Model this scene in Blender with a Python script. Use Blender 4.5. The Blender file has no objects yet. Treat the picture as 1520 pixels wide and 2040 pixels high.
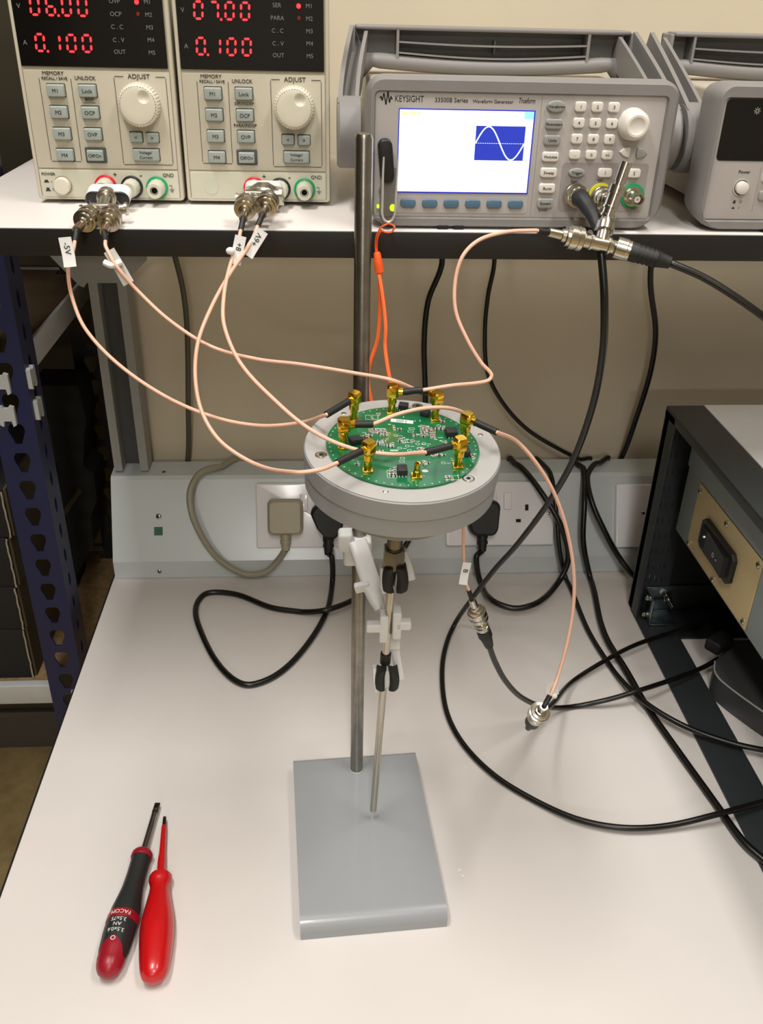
import bpy, math, random
from mathutils import Vector, Matrix
random.seed(7)
C = bpy.context.scene.collection
SC = bpy.context.scene
PI = math.pi

# ------------------------------------------------------------------ camera
# desk top is z = 0, x runs to the right along the bench, y runs towards the wall
CAM_H = 0.68
FPX = 1780.0
PITCH, YAW, ROLL = math.radians(29.905), math.radians(4.100), math.radians(1.4867)
_cy, _sy, _cp, _sp = math.cos(YAW), math.sin(YAW), math.cos(PITCH), math.sin(PITCH)
FWD = Vector((_sy * _cp, _cy * _cp, -_sp))
_r = Vector((_cy, -_sy, 0)); _u = _r.cross(FWD)
RGT = _r * math.cos(ROLL) + _u * math.sin(ROLL)
UPV = -_r * math.sin(ROLL) + _u * math.cos(ROLL)
cam = bpy.data.cameras.new('camera')
cam.sensor_fit = 'HORIZONTAL'; cam.sensor_width = 36.0; cam.lens = 36.0 * FPX / 1520.0
cam.clip_start = 0.02; cam.clip_end = 30
camo = bpy.data.objects.new('camera', cam); C.objects.link(camo)
camo.matrix_world = Matrix(((RGT.x, UPV.x, -FWD.x, 0), (RGT.y, UPV.y, -FWD.y, 0), (RGT.z, UPV.z, -FWD.z, CAM_H), (0, 0, 0, 1)))
SC.camera = camo

def ray(px, py): return FWD + RGT * ((px - 760) / FPX) + UPV * ((1020 - py) / FPX)
def at_y(px, py, Y): d = ray(px, py); return d * (Y / d.y) + Vector((0, 0, CAM_H))
def at_z(px, py, Z): d = ray(px, py); return d * ((Z - CAM_H) / d.z) + Vector((0, 0, CAM_H))
def at_x(px, py, X): d = ray(px, py); return d * (X / d.x) + Vector((0, 0, CAM_H))

# ------------------------------------------------------------------ world, light, exposure
SC.view_settings.view_transform = 'Standard'; SC.view_settings.look = 'None'
SC.view_settings.gamma = 1.0; SC.view_settings.exposure = 0.08; SC.view_settings.use_curve_mapping = False
w = bpy.data.worlds.new('room_air'); SC.world = w; w.use_nodes = True
w.node_tree.nodes['Background'].inputs[0].default_value = (0.95, 0.97, 1.0, 1)
w.node_tree.nodes['Background'].inputs[1].default_value = 0.012
CEIL = 1.75
LAMPS = [(-0.36, 0.34, 0.16, 0.7, 14.2), (0.58, 0.34, 0.16, 0.7, 10.5), (0.0, -0.95, 0.16, 1.2, 18.0), (-0.25, -3.85, 0.5, 0.34, 46.0)]   # x, y, size x, size y, power

# ------------------------------------------------------------------ materials
MATS = {}
def lin(c):
    return tuple((v / 255 / 12.92 if v / 255 <= 0.04045 else ((v / 255 + 0.055) / 1.055) ** 2.4) for v in c)
def mat(name, rgb, rough=0.5, metal=0.0, noise=0.0, nscale=60.0, bump=0.0, bscale=200.0, coat=0.0, emit=None, estr=0.0, spec=0.5, trans=0.0, alpha=1.0, sss=0.0):
    if name in MATS: return MATS[name]
    m = bpy.data.materials.new(name); m.use_nodes = True; nt = m.node_tree; b = nt.nodes['Principled BSDF']
    col = lin(rgb) + (1,)
    b.inputs['Base Color'].default_value = col; b.inputs['Roughness'].default_value = rough; b.inputs['Metallic'].default_value = metal
    b.inputs['Specular IOR Level'].default_value = spec
    if coat: b.inputs['Coat Weight'].default_value = coat; b.inputs['Coat Roughness'].default_value = 0.08
    if trans: b.inputs['Transmission Weight'].default_value = trans
    if sss: b.inputs['Subsurface Weight'].default_value = sss; b.inputs['Subsurface Radius'].default_value = (0.004, 0.004, 0.004)
    if emit: b.inputs['Emission Color'].default_value = lin(emit) + (1,); b.inputs['Emission Strength'].default_value = estr
    tc = nt.nodes.new('ShaderNodeTexCoord')
    if noise:
        n = nt.nodes.new('ShaderNodeTexNoise'); n.inputs['Scale'].default_value = nscale; n.inputs['Detail'].default_value = 5
        nt.links.new(tc.outputs['Object'], n.inputs['Vector'])
        mr = nt.nodes.new('ShaderNodeMapRange'); mr.inputs['From Min'].default_value = 0.3; mr.inputs['From Max'].default_value = 0.7
        mr.inputs['To Min'].default_value = 1 - noise; mr.inputs['To Max'].default_value = 1 + noise
        nt.links.new(n.outputs['Fac'], mr.inputs['Value'])
        mx = nt.nodes.new('ShaderNodeVectorMath'); mx.operation = 'SCALE'; mx.inputs[0].default_value = col[:3]
        nt.links.new(mr.outputs['Result'], mx.inputs['Scale']); nt.links.new(mx.outputs['Vector'], b.inputs['Base Color'])
    if bump:
        n = nt.nodes.new('ShaderNodeTexNoise'); n.inputs['Scale'].default_value = bscale; n.inputs['Detail'].default_value = 4
        nt.links.new(tc.outputs['Object'], n.inputs['Vector'])
        bp = nt.nodes.new('ShaderNodeBump'); bp.inputs['Strength'].default_value = bump; bp.inputs['Distance'].default_value = 0.0006
        nt.links.new(n.outputs['Fac'], bp.inputs['Height']); nt.links.new(bp.outputs['Normal'], b.inputs['Normal'])
    MATS[name] = m; return m

def braid(name, c1, c2, fu=900.0, rough=0.35):
    """woven sleeve: two crossing diagonal waves over the tube's own u (metres along) and v (around)"""
    m = mat(name, c1, rough); nt = m.node_tree; b = nt.nodes['Principled BSDF']
    uv = nt.nodes.new('ShaderNodeUVMap'); sx = nt.nodes.new('ShaderNodeSeparateXYZ'); nt.links.new(uv.outputs['UV'], sx.inputs[0])
    outs = []
    for s in (1, -1):
        a = nt.nodes.new('ShaderNodeMath'); a.operation = 'MULTIPLY'; a.inputs[1].default_value = fu * 2 * PI; nt.links.new(sx.outputs['X'], a.inputs[0])
        v = nt.nodes.new('ShaderNodeMath'); v.operation = 'MULTIPLY'; v.inputs[1].default_value = s * 3 * 2 * PI; nt.links.new(sx.outputs['Y'], v.inputs[0])
        t = nt.nodes.new('ShaderNodeMath'); t.operation = 'ADD'; nt.links.new(a.outputs[0], t.inputs[0]); nt.links.new(v.outputs[0], t.inputs[1])
        q = nt.nodes.new('ShaderNodeMath'); q.operation = 'SINE'; nt.links.new(t.outputs[0], q.inputs[0]); outs.append(q)
    p = nt.nodes.new('ShaderNodeMath'); p.operation = 'MULTIPLY'; nt.links.new(outs[0].outputs[0], p.inputs[0]); nt.links.new(outs[1].outputs[0], p.inputs[1])
    mr = nt.nodes.new('ShaderNodeMapRange'); mr.inputs['From Min'].default_value = -0.6; mr.inputs['From Max'].default_value = 0.6; nt.links.new(p.outputs[0], mr.inputs['Value'])
    mix = nt.nodes.new('ShaderNodeMix'); mix.data_type = 'RGBA'; nt.links.new(mr.outputs['Result'], mix.inputs['Factor'])
    mix.inputs[6].default_value = lin(c1) + (1,); mix.inputs[7].default_value = lin(c2) + (1,)
    nt.links.new(mix.outputs[2], b.inputs['Base Color'])
    bp = nt.nodes.new('ShaderNodeBump'); bp.inputs['Strength'].default_value = 0.5; bp.inputs['Distance'].default_value = 0.0002
    nt.links.new(mr.outputs['Result'], bp.inputs['Height']); nt.links.new(bp.outputs['Normal'], b.inputs['Normal'])
    return m

def board_wood(name, c1, c2):
    m = mat(name, c1, 0.8); nt = m.node_tree; b = nt.nodes['Principled BSDF']
    tc = nt.nodes.new('ShaderNodeTexCoord'); v = nt.nodes.new('ShaderNodeTexVoronoi'); v.inputs['Scale'].default_value = 160
    nt.links.new(tc.outputs['Object'], v.inputs['Vector'])
    mix = nt.nodes.new('ShaderNodeMix'); mix.data_type = 'RGBA'
    mix.inputs[6].default_value = lin(c1) + (1,); mix.inputs[7].default_value = lin(c2) + (1,)
    sp = nt.nodes.new('ShaderNodeSeparateColor'); nt.links.new(v.outputs['Color'], sp.inputs[0]); nt.links.new(sp.outputs[0], mix.inputs['Factor'])
    nt.links.new(mix.outputs[2], b.inputs['Base Color']); return m

M = dict(
    plainwall=mat('off_white_wall_paint', (196, 192, 184), 0.9, noise=0.02, nscale=6),
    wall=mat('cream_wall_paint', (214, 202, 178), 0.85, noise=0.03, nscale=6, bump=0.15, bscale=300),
    shadeboard=mat('shade_toned_board', (72, 56, 36), 0.8, noise=0.12, nscale=40),  # upper rack board, with the shade it lies in put into its colour
    alcove=mat('shade_toned_alcove_wall', (74, 68, 52), 0.9, noise=0.05, nscale=4),  # the alcove's shadow is painted into this dark wall colour
    floor=mat('brown_carpet', (200, 176, 124), 0.95, noise=0.18, nscale=30, bump=0.5, bscale=500),
    ceiling=mat('white_ceiling_paint', (225, 220, 210), 0.9, noise=0.02, nscale=8),
    skirt=mat('grey_skirting', (92, 88, 84), 0.6, noise=0.03),
    desk=mat('pale_grey_laminate', (216, 210, 206), 0.34, noise=0.02, nscale=9, bump=0.05, bscale=800, spec=0.4),
    edge=mat('dark_edge_band', (22, 20, 19), 0.45, noise=0.05),
    shelf=mat('white_grey_laminate', (218, 212, 208), 0.4, noise=0.015, nscale=9),
    greysteel=mat('pale_grey_steel', (150, 150, 146), 0.55, noise=0.03),
    casegrey=mat('charcoal_case_plastic', (70, 70, 72), 0.45, noise=0.03),
    darkgrey=mat('dark_grey_steel', (72, 74, 74), 0.6, noise=0.04),
    whitesteel=mat('white_painted_steel', (168, 170, 170), 0.55, noise=0.04),
    bluesteel=mat('navy_blue_steel', (10, 22, 66), 0.45, noise=0.06),
    blacksteel=mat('black_painted_steel', (20, 21, 21), 0.5, noise=0.05),
    chip=board_wood('chipboard', (138, 112, 74), (118, 94, 60)),
    blackcard=mat('black_card', (16, 16, 15), 0.85, noise=0.08),
    cardin=mat('torn_card_edge', (150, 142, 122), 0.9, noise=0.15, nscale=300),
    browncard=mat('brown_card', (70, 58, 38), 0.9, noise=0.06),
    cream=mat('cream_instrument_plastic', (188, 181, 162), 0.42, noise=0.01, bump=0.08, bscale=1500),
    cream2=mat('pale_cream_plastic', (196, 193, 174), 0.42, noise=0.01, bump=0.05, bscale=1500),
    blankspot=mat('faint_grey_spot', (188, 189, 173), 0.42, noise=0.01),
    knob=mat('ivory_knob_plastic', (208, 202, 184), 0.35, noise=0.01),
    window=mat('black_display_window', (10, 8, 8), 0.12, spec=0.5, noise=0.02),
    led=mat('red_led_light', (255, 20, 20), 0.4, emit=(255, 30, 36), estr=5.0, noise=0.01),
    leddim=mat('unlit_red_led', (90, 8, 10), 0.4, emit=(150, 10, 10), estr=0.25, noise=0.01),
    ledcore=mat('red_led_core', (255, 90, 60), 0.4, emit=(255, 70, 40), estr=5.0, noise=0.01),
    ink=mat('black_print_ink', (34, 32, 30), 0.6, noise=0.03),
    inkgrey=mat('grey_print_ink', (112, 112, 112), 0.6, noise=0.03),
    inkwhite=mat('white_print_ink', (222, 222, 216), 0.6, noise=0.02),
    btn=mat('grey_green_button', (150, 158, 152), 0.45, noise=0.02),
    btnframe=mat('dark_button_frame', (74, 78, 76), 0.5, noise=0.03),
    red=mat('red_plastic_ring', (206, 26, 42), 0.35, noise=0.02),
    green=mat('green_plastic_ring', (20, 150, 92), 0.35, noise=0.02),
    blackpl=mat('black_plastic', (22, 22, 22), 0.4, noise=0.04),
    blackrub=mat('black_rubber', (26, 26, 25), 0.55, noise=0.05, bump=0.1, bscale=900),
    cablebk=mat('black_cable_jacket', (15, 14, 12), 0.32, noise=0.04, nscale=90, spec=0.5),
    cablegr=mat('beige_cable_jacket', (150, 146, 126), 0.45, noise=0.03),
    cabledk=mat('dark_olive_cable_jacket', (84, 80, 66), 0.5, noise=0.03),
    plugbg=mat('beige_plug_plastic', (166, 158, 134), 0.42, noise=0.02),
    nickel=mat('nickel_plate', (205, 200, 188), 0.2, 1.0, noise=0.04, nscale=120),
    nickeldk=mat('dark_nickel', (186, 180, 166), 0.24, 1.0, noise=0.05, nscale=120),
    steel=mat('brushed_steel_rod', (150, 146, 138), 0.3, 1.0, noise=0.12, nscale=90, bump=0.1, bscale=400),
    steelnut=mat('dull_steel_nut', (128, 122, 106), 0.35, 1.0, noise=0.08, nscale=120),
    gold=mat('gold_plate', (236, 190, 62), 0.16, 1.0, noise=0.05, nscale=200),
    alu=mat('bead_blasted_aluminium', (170, 168, 165), 0.5, 0.1, noise=0.03, nscale=40),
    alusd=mat('anodised_aluminium_side', (156, 158, 160), 0.5, 0.15, noise=0.02, nscale=40),
    pcb=mat('green_solder_mask', (12, 102, 58), 0.28, noise=0.08, nscale=50, coat=0.4),
    silk=mat('white_silkscreen', (214, 232, 220), 0.7, noise=0.05),
    icblk=mat('black_chip_package', (38, 40, 42), 0.55, noise=0.08, nscale=400),
    solder=mat('solder_metal', (214, 216, 212), 0.3, 0.35, noise=0.05, nscale=300),
    tanres=mat('tan_component', (112, 92, 74), 0.5, noise=0.05, nscale=300),
    tag=mat('white_tag_paper', (228, 228, 226), 0.6, noise=0.02),
    tag2=mat('translucent_nylon', (206, 206, 202), 0.4, noise=0.03, sss=0.1),
    kbody=mat('beige_grey_case_paint', (186, 176, 158), 0.5, noise=0.02, bump=0.05, bscale=900),
    bumper=mat('grey_rubber_bumper', (128, 125, 123), 0.5, noise=0.02, bump=0.08, bscale=1400),
    kpanel=mat('pale_grey_front_panel', (176, 171, 168), 0.42, noise=0.01),
    kdark=mat('grey_output_panel', (152, 144, 142), 0.45, noise=0.015),
    kbtn=mat('white_key_plastic', (222, 216, 208), 0.4, noise=0.01),
    kbtng=mat('grey_key_plastic', (150, 150, 146), 0.4, noise=0.01),
    softkey=mat('blue_grey_key', (82, 112, 134), 0.35, noise=0.03),
    screen=mat('lit_white_screen', (240, 244, 255), 0.3, emit=(236, 242, 255), estr=1.05, noise=0.01),
    screenb=mat('lit_blue_plot', (30, 44, 150), 0.3, emit=(38, 56, 168), estr=0.85, noise=0.01),
    screenf=mat('blue_screen_border', (20, 30, 160), 0.3, emit=(24, 36, 190), estr=0.6, noise=0.01),
    screenc=mat('lit_cyan_tile', (130, 214, 250), 0.3, emit=(130, 214, 250), estr=1.0, noise=0.01),
    screeny=mat('lit_yellow_strip', (250, 252, 205), 0.3, emit=(246, 252, 190), estr=1.0, noise=0.01),
    screenyt=mat('lit_olive_text', (200, 214, 60), 0.3, emit=(204, 214, 70), estr=0.9, noise=0.01),
    screenw=mat('lit_white_trace', (240, 250, 255), 0.3, emit=(226, 244, 255), estr=1.1, noise=0.01),
    lime=mat('lime_green_light', (190, 240, 30), 0.3, emit=(180, 240, 30), estr=1.2, noise=0.01),
    yellow=mat('yellow_plastic_ring', (216, 214, 30), 0.35, noise=0.02),
    chrome=mat('polished_chrome', (240, 240, 238), 0.3, 0.7, noise=0.02),
    usbgrey=mat('grey_usb_metal', (112, 110, 107), 0.4, 0.2, noise=0.03),
    orange=mat('orange_rubber', (248, 96, 36), 0.45, noise=0.02),
    trunk=mat('grey_white_trunking_paint', (198, 204, 204), 0.22, noise=0.015, nscale=8, spec=0.5),
    white=mat('white_gloss_plastic', (238, 236, 238), 0.18, noise=0.01, coat=0.3),
    screwz=mat('zinc_screw', (190, 190, 186), 0.25, 1.0, noise=0.06, nscale=200),
    zinc=mat('zinc_plated_bracket', (176, 190, 196), 0.25, 1.0, noise=0.1, nscale=50),
    sticker=mat('dark_green_sticker', (22, 92, 66), 0.5, noise=0.04),
    rackbk=mat('charcoal_rack_paint', (44, 48, 50), 0.45, noise=0.05, bump=0.1, bscale=1200),
    rackblk=mat('black_rack_back_panel', (18, 20, 22), 0.6, noise=0.05),
    racktop=mat('pale_grey_cover_sheet', (226, 225, 225), 0.45, noise=0.015),
    rackgr=mat('blue_grey_chassis_metal', (138, 148, 147), 0.4, 0.1, noise=0.03),
    goldplate=mat('brass_toned_plate', (200, 180, 134), 0.42, 0.2, noise=0.04, nscale=30),
    standg=mat('grey_enamel', (156, 159, 163), 0.28, noise=0.02, nscale=12, coat=0.35),
    whitecl=mat('white_nylon_clamp', (226, 226, 226), 0.4, noise=0.02, sss=0.15),
    sdred=mat('bright_red_handle', (198, 14, 20), 0.3, noise=0.03, coat=0.3),
    sddred=mat('dark_red_handle', (152, 20, 36), 0.35, noise=0.04),
    sdblk=mat('black_grip_rubber', (36, 38, 38), 0.5, noise=0.04),
    sdsteel=mat('screwdriver_steel', (150, 146, 140), 0.3, 1.0, noise=0.06),
    sdtip=mat('dark_driver_tip', (70, 62, 56), 0.4, 0.9, noise=0.06),
    lamp=mat('lamp_diffuser_light', (255, 245, 228), 0.5, emit=(255, 241, 220), estr=1.0, noise=0.01),
    void=mat('dark_hole', (6, 6, 6), 0.8, noise=0.02),
)
M['pink'] = braid('copper_pink_braided_sheath', (216, 152, 128), (244, 208, 184), 620)
M['orangebraid'] = braid('orange_braided_cord', (226, 70, 20), (255, 132, 56), 700, 0.6)

# ------------------------------------------------------------------ mesh tools
ROOT = {}
ID = Matrix.Identity(4)
def frame(o, ex, ey, ez):
    o, ex, ey, ez = Vector(o), Vector(ex).normalized(), Vector(ey).normalized(), Vector(ez).normalized()
    return Matrix(((ex.x, ey.x, ez.x, o.x), (ex.y, ey.y, ez.y, o.y), (ex.z, ey.z, ez.z, o.z), (0, 0, 0, 1)))
def axis_frame(o, d):
    d = Vector(d).normalized(); t = Vector((0, 0, 1)) if abs(d.z) < 0.9 else Vector((1, 0, 0))
    x = t.cross(d).normalized(); y = d.cross(x); return frame(o, x, y, d)
def rrect(u0, u1, v0, v1, r, n=5, rs=None):
    """rounded rectangle, counter-clockwise from the low corner; rs = radii (bl, br, tr, tl)"""
    rs = rs or (r, r, r, r); out = []
    cs = [(u0 + rs[0], v0 + rs[0], PI, rs[0]), (u1 - rs[1], v0 + rs[1], 1.5 * PI, rs[1]), (u1 - rs[2], v1 - rs[2], 0, rs[2]), (u0 + rs[3], v1 - rs[3], 0.5 * PI, rs[3])]
    for cx, cy, a0, q in cs:
        for i in range(n + 1):
            a = a0 + 0.5 * PI * i / n; out.append((cx + q * math.cos(a), cy + q * math.sin(a)))
    return out
def ell(cx, cy, rx, ry, n=24): return [(cx + rx * math.cos(2 * PI * i / n), cy + ry * math.sin(2 * PI * i / n)) for i in range(n)]
def crom(P, n=8):
    P = [Vector(p) for p in P]; out = []
    for i in range(len(P) - 1):
        a = P[i - 1] if i else P[0] * 2 - P[1]; b, c = P[i], P[i + 1]; d = P[i + 2] if i + 2 < len(P) else P[-1] * 2 - P[-2]
        for k in range(n):
            # centripetal-like tension keeps uneven spacing calm
            t = k / n; h = (c - b).length
            m1 = (c - a) * (h / max(1e-6, (b - a).length + h)); m2 = (d - b) * (h / max(1e-6, (d - c).length + h))
            t2, t3 = t * t, t * t * t
            out.append(b * (2 * t3 - 3 * t2 + 1) + m1 * (t3 - 2 * t2 + t) + c * (-2 * t3 + 3 * t2) + m2 * (t3 - t2))
    out.append(P[-1]); return out
_TX = {}
class MB:
    def __init__(s, X=ID): s.V = []; s.F = []; s.UV = {}; s.X = X
    def _add(s, vs, fs, X=None, uv=None):
        o = len(s.V); T = s.X @ X if X is not None else s.X
        s.V += [T @ Vector(v) for v in vs]
        for i, f in enumerate(fs):
            if uv: s.UV[len(s.F)] = uv[i]
            s.F.append([a + o for a in f])
        return s
    def loft(s, loops, cap0=True, cap1=True, X=None, ring=False):
        n = len(loops[0]); vs = [p for l in loops for p in l]; fs = []
        L = len(loops)
        for i in range(L if ring else L - 1):
            for j in range(n):
                a, b = i * n + j, i * n + (j + 1) % n; c, d = ((i + 1) % L) * n + (j + 1) % n, ((i + 1) % L) * n + j
                fs.append((a, b, c, d))
        if cap0 and not ring: fs.append(list(range(n))[::-1])
        if cap1 and not ring: fs.append([(L - 1) * n + j for j in range(n)])
        return s._add(vs, fs, X)
    def box(s, x0, x1, y0, y1, z0, z1, bev=0.0, X=None):
        if bev <= 0:
            v = [(x, y, z) for z in (z0, z1) for y in (y0, y1) for x in (x0, x1)]
            return s._add(v, [(0, 2, 3, 1), (4, 5, 7, 6), (0, 1, 5, 4), (1, 3, 7, 5), (3, 2, 6, 7), (2, 0, 4, 6)], X)
        b = min(bev, (x1 - x0) * .49, (y1 - y0) * .49, (z1 - z0) * .49)
        L = []
        for k in range(4):
            a = k / 3 * PI / 2; d = b * (1 - math.sin(a)); L.append([(u, v, z0 + b * (1 - math.cos(a))) for u, v in rrect(x0 + d, x1 - d, y0 + d, y1 - d, max(b - d, 1e-5) + 1e-5, 3)])
        for k in range(4):
            a = (3 - k) / 3 * PI / 2; d = b * (1 - math.sin(a)); L.append([(u, v, z1 - b * (1 - math.cos(a))) for u, v in rrect(x0 + d, x1 - d, y0 + d, y1 - d, max(b - d, 1e-5) + 1e-5, 3)])
        return s.loft(L, X=X)
    def prism(s, poly, d0, d1, bev=0.0, X=None, sh=None):
        """polygon in local x, y pushed along local z from d0 to d1; a bevel on the d1 rim shrinks about the centre"""
        if bev <= 0: return s.loft([[(u, v, d0) for u, v in poly], [(u, v, d1) for u, v in poly]], X=X)
        cu = sum(p[0] for p in poly) / len(poly); cv = sum(p[1] for p in poly) / len(poly)
        wu = max(p[0] for p in poly) - cu; wv = max(p[1] for p in poly) - cv; sg = 1 if d1 > d0 else -1
        L = [[(u, v, d0) for u, v in poly]]
        for k in range(4):
            a = k / 3 * PI / 2; i = bev * (1 - math.cos(a)); L.append([(cu + (u - cu) * (1 - i / wu), cv + (v - cv) * (1 - i / wv), d1 - sg * bev * (1 - math.sin(a))) for u, v in poly])
        return s.loft(L, X=X)
    def lathe(s, prof, o=(0, 0, 0), d=(0, 0, 1), seg=28, X=None, cap0=True, cap1=True, lobes=0, lobe=0.0):
        T = axis_frame(o, d); T = X @ T if X is not None else T
        L = []
        for t, r in prof:
            L.append([((r * (1 + (lobe if lobes and (j % 2) else 0))) * math.cos(2 * PI * j / seg), (r * (1 + (lobe if lobes and (j % 2) else 0))) * math.sin(2 * PI * j / seg), t) for j in range(seg)])
        return s.loft(L, cap0, cap1, T)
    def cyl(s, p0, p1, r0, r1=None, seg=20, X=None):
        p0, p1 = Vector(p0), Vector(p1); return s.lathe([(0, r0), ((p1 - p0).length, r0 if r1 is None else r1)], p0, p1 - p0, seg, X)
    def ball(s, c, r, sc=(1, 1, 1), seg=16, X=None):
        T = Matrix.Translation(c) @ Matrix.Diagonal((sc[0], sc[1], sc[2], 1)); T = X @ T if X is not None else T
        return s.lathe([(-r * math.cos(PI * k / 10), max(1e-5, r * math.sin(PI * k / 10))) for k in range(11)], seg=seg, X=T)
    def tube(s, P, r, seg=10, smooth=8, caps=True, X=None):
        P = crom(P, smooth) if smooth else [Vector(p) for p in P]
        Q = [P[0]]
        for p in P[1:]:
            if (p - Q[-1]).length > 1e-5: Q.append(p)
        P = Q; n = len(P); rr = (lambda t: r) if not callable(r) else r
        T = [(P[min(i + 1, n - 1)] - P[max(i - 1, 0)]).normalized() for i in range(n)]
        N = T[0].orthogonal().normalized(); vs = []; fs = []; uv = []; acc = 0.0; ac = []
        for i in range(n):
            if i: acc += (P[i] - P[i - 1]).length; N = (N - T[i] * N.dot(T[i])).normalized()
            ac.append(acc)
        tot = acc; N = T[0].orthogonal().normalized()
        for i in range(n):
            N = (N - T[i] * N.dot(T[i])).normalized(); B = T[i].cross(N); q = rr(ac[i] / tot)
            vs += [P[i] + (N * math.cos(2 * PI * j / seg) + B * math.sin(2 * PI * j / seg)) * q for j in range(seg)]
        for i in range(n - 1):
            for j in range(seg):
                fs.append((i * seg + j, i * seg + (j + 1) % seg, (i + 1) * seg + (j + 1) % seg, (i + 1) * seg + j))
                uv.append([(ac[i], j / seg), (ac[i], (j + 1) / seg), (ac[i + 1], (j + 1) / seg), (ac[i + 1], j / seg)])
        if caps:
            fs.append(list(range(seg))[::-1]); uv.append([(0, 0)] * seg); fs.append([(n - 1) * seg + j for j in range(seg)]); uv.append([(0, 0)] * seg)
        return s._add(vs, fs, X, uv)
    def text(s, t, size, u, v, X=None, al='CENTER', depth=0.00025, sx=1.0, bold=0.0, shear=0.0):
        """flat lettering in local x, y, a hair thick along local z"""
        key = (t, al, bold, shear)
        if key not in _TX:
            c = bpy.data.curves.new('lettering', 'FONT'); c.body = t; c.size = 1.0; c.align_x = al; c.align_y = 'CENTER'; c.extrude = 0.01; c.offset = bold; c.shear = shear; c.resolution_u = 3
            o = bpy.data.objects.new('lettering', c); m = bpy.data.meshes.new_from_object(o)
            _TX[key] = ([tuple(q.co) for q in m.vertices], [tuple(p.vertices) for p in m.polygons]); bpy.data.objects.remove(o); bpy.data.meshes.remove(m)
        vs, fs = _TX[key]
        return s._add([(u + a * size * sx, v + b * size, c_ * depth * 100) for a, b, c_ in vs], fs, X)
    def build(s, name, m, parent=None, loc=None, sharp=35):
        me = bpy.data.meshes.new(name)
        R = ROOT[parent] if parent is not None else None
        if R is None:
            if loc is None:
                xs = [v.x for v in s.V]; ys = [v.y for v in s.V]; zs_ = [v.z for v in s.V]
                loc = Vector(((min(xs) + max(xs)) / 2, (min(ys) + max(ys)) / 2, min(zs_)))
            R = Matrix.Translation(loc)
        inv = R.inverted(); me.from_pydata([tuple(inv @ v) for v in s.V], [], s.F)
        if s.UV:
            ul = me.uv_layers.new(name='UVMap')
            for p in me.polygons:
                q = s.UV.get(p.index)
                if q:
                    for k, li in enumerate(p.loop_indices): ul.data[li].uv = q[k]
        me.update(); me.validate()
        for p in me.polygons: p.use_smooth = True
        me.set_sharp_from_angle(angle=math.radians(sharp))
        me.materials.append(M[m] if isinstance(m, str) else m)
        o = bpy.data.objects.new(name, me); C.objects.link(o)
        if parent is not None: o.parent = parent
        else: o.matrix_world = R
        ROOT[o] = R; return o

def thing(name, label, cat, loc=(0, 0, 0), group=None):
    o = bpy.data.objects.new(name, None); C.objects.link(o); o.empty_display_size = 0.01
    o.matrix_world = Matrix.Translation(loc); ROOT[o] = Matrix.Translation(loc)
    return tag(o, label, cat, group)
def tag(o, label, cat, group=None):
    o['label'] = label; o['category'] = cat
    if group: o['group'] = group
    return o
def struct(o): o['kind'] = 'structure'; return o
def lab(o, t): o['label'] = t; return o

# ------------------------------------------------------------------ the room
FZ = -0.75; WY = 1.114; AY = 1.484
struct(MB().box(-1.8, 2.0, -5.6, 1.9, FZ - .05, FZ).build('floor', 'floor'))
struct(MB().box(-0.28, 2.0, WY, WY + 0.10, FZ, CEIL).build('wall_back', 'wall'))
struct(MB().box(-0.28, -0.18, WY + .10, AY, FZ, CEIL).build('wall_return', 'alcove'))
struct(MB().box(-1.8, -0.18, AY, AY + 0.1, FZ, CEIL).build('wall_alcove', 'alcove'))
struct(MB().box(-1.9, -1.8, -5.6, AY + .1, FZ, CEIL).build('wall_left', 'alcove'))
struct(MB().box(2.0, 2.1, -5.6, WY + .1, FZ, CEIL).build('wall_right', 'plainwall'))
struct(MB().box(-1.9, 2.1, -5.7, -5.6, FZ, CEIL).build('wall_front', 'plainwall'))
struct(MB().box(-1.9, 2.1, -5.7, AY + .1, CEIL, CEIL + .06).build('ceiling', 'ceiling'))
struct(MB().box(-1.79, -0.281, AY - 0.014, AY - 0.0005, FZ, FZ + 0.10, 0.002).build('baseboard_alcove', 'skirt'))
for i, (lx, ly, sx, sy, pw) in enumerate(LAMPS):
    t = thing('ceiling_light', ['long ceiling light over the power supply end of the bench', 'long ceiling light over the rack end of the bench', 'long ceiling light just behind the person at the bench', 'ceiling light far back in the room'][i], 'ceiling light', (lx, ly, CEIL - .03), 'ceiling lights')
    MB().box(lx - sx / 2 - .02, lx + sx / 2 + .02, ly - sy / 2 - .02, ly + sy / 2 + .02, CEIL - .022, CEIL - .001, .003).build('housing', 'whitesteel', t)
    MB().box(lx - sx / 2, lx + sx / 2, ly - sy / 2, ly + sy / 2, CEIL - .03, CEIL - .023).build('diffuser', 'lamp', t)
    L = bpy.data.lights.new('tube_light', 'AREA'); L.shape = 'RECTANGLE'; L.size = sx; L.size_y = sy; L.energy = pw; L.color = (1.0, 0.98, 0.94)
    lo = bpy.data.objects.new('tube_light', L); C.objects.link(lo); lo.parent = t; lo.location = (0, 0, -0.004); ROOT[lo] = ROOT[t]

# ------------------------------------------------------------------ bench, shelf
DX0, DX1, DY0, DY1 = -0.285, 1.5, 0.30, 1.095
bench = thing('workbench', 'pale grey laminate workbench top carrying the grey stand and the cables', 'workbench', (0.6, 0.7, FZ))
MB().box(DX0 + .0012, DX1, DY0 + .0012, DY1, -.026, 0, .0006).build('worktop', 'desk', bench)
MB().box(DX0 - .0006, DX0 + .001, DY0, DY1, -.026, -.0004).box(DX0, DX1, DY0 - .0006, DY0 + .001, -.026, -.0004).build('edge_band', 'edge', bench)
for x, y in ((.02, .36), (1.44, .36), (.02, 1.03), (1.44, 1.03)):
    MB().box(x - .02, x + .02, y - .02, y + .02, FZ, -.0262, .003).build('leg', 'greysteel', bench)

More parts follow.
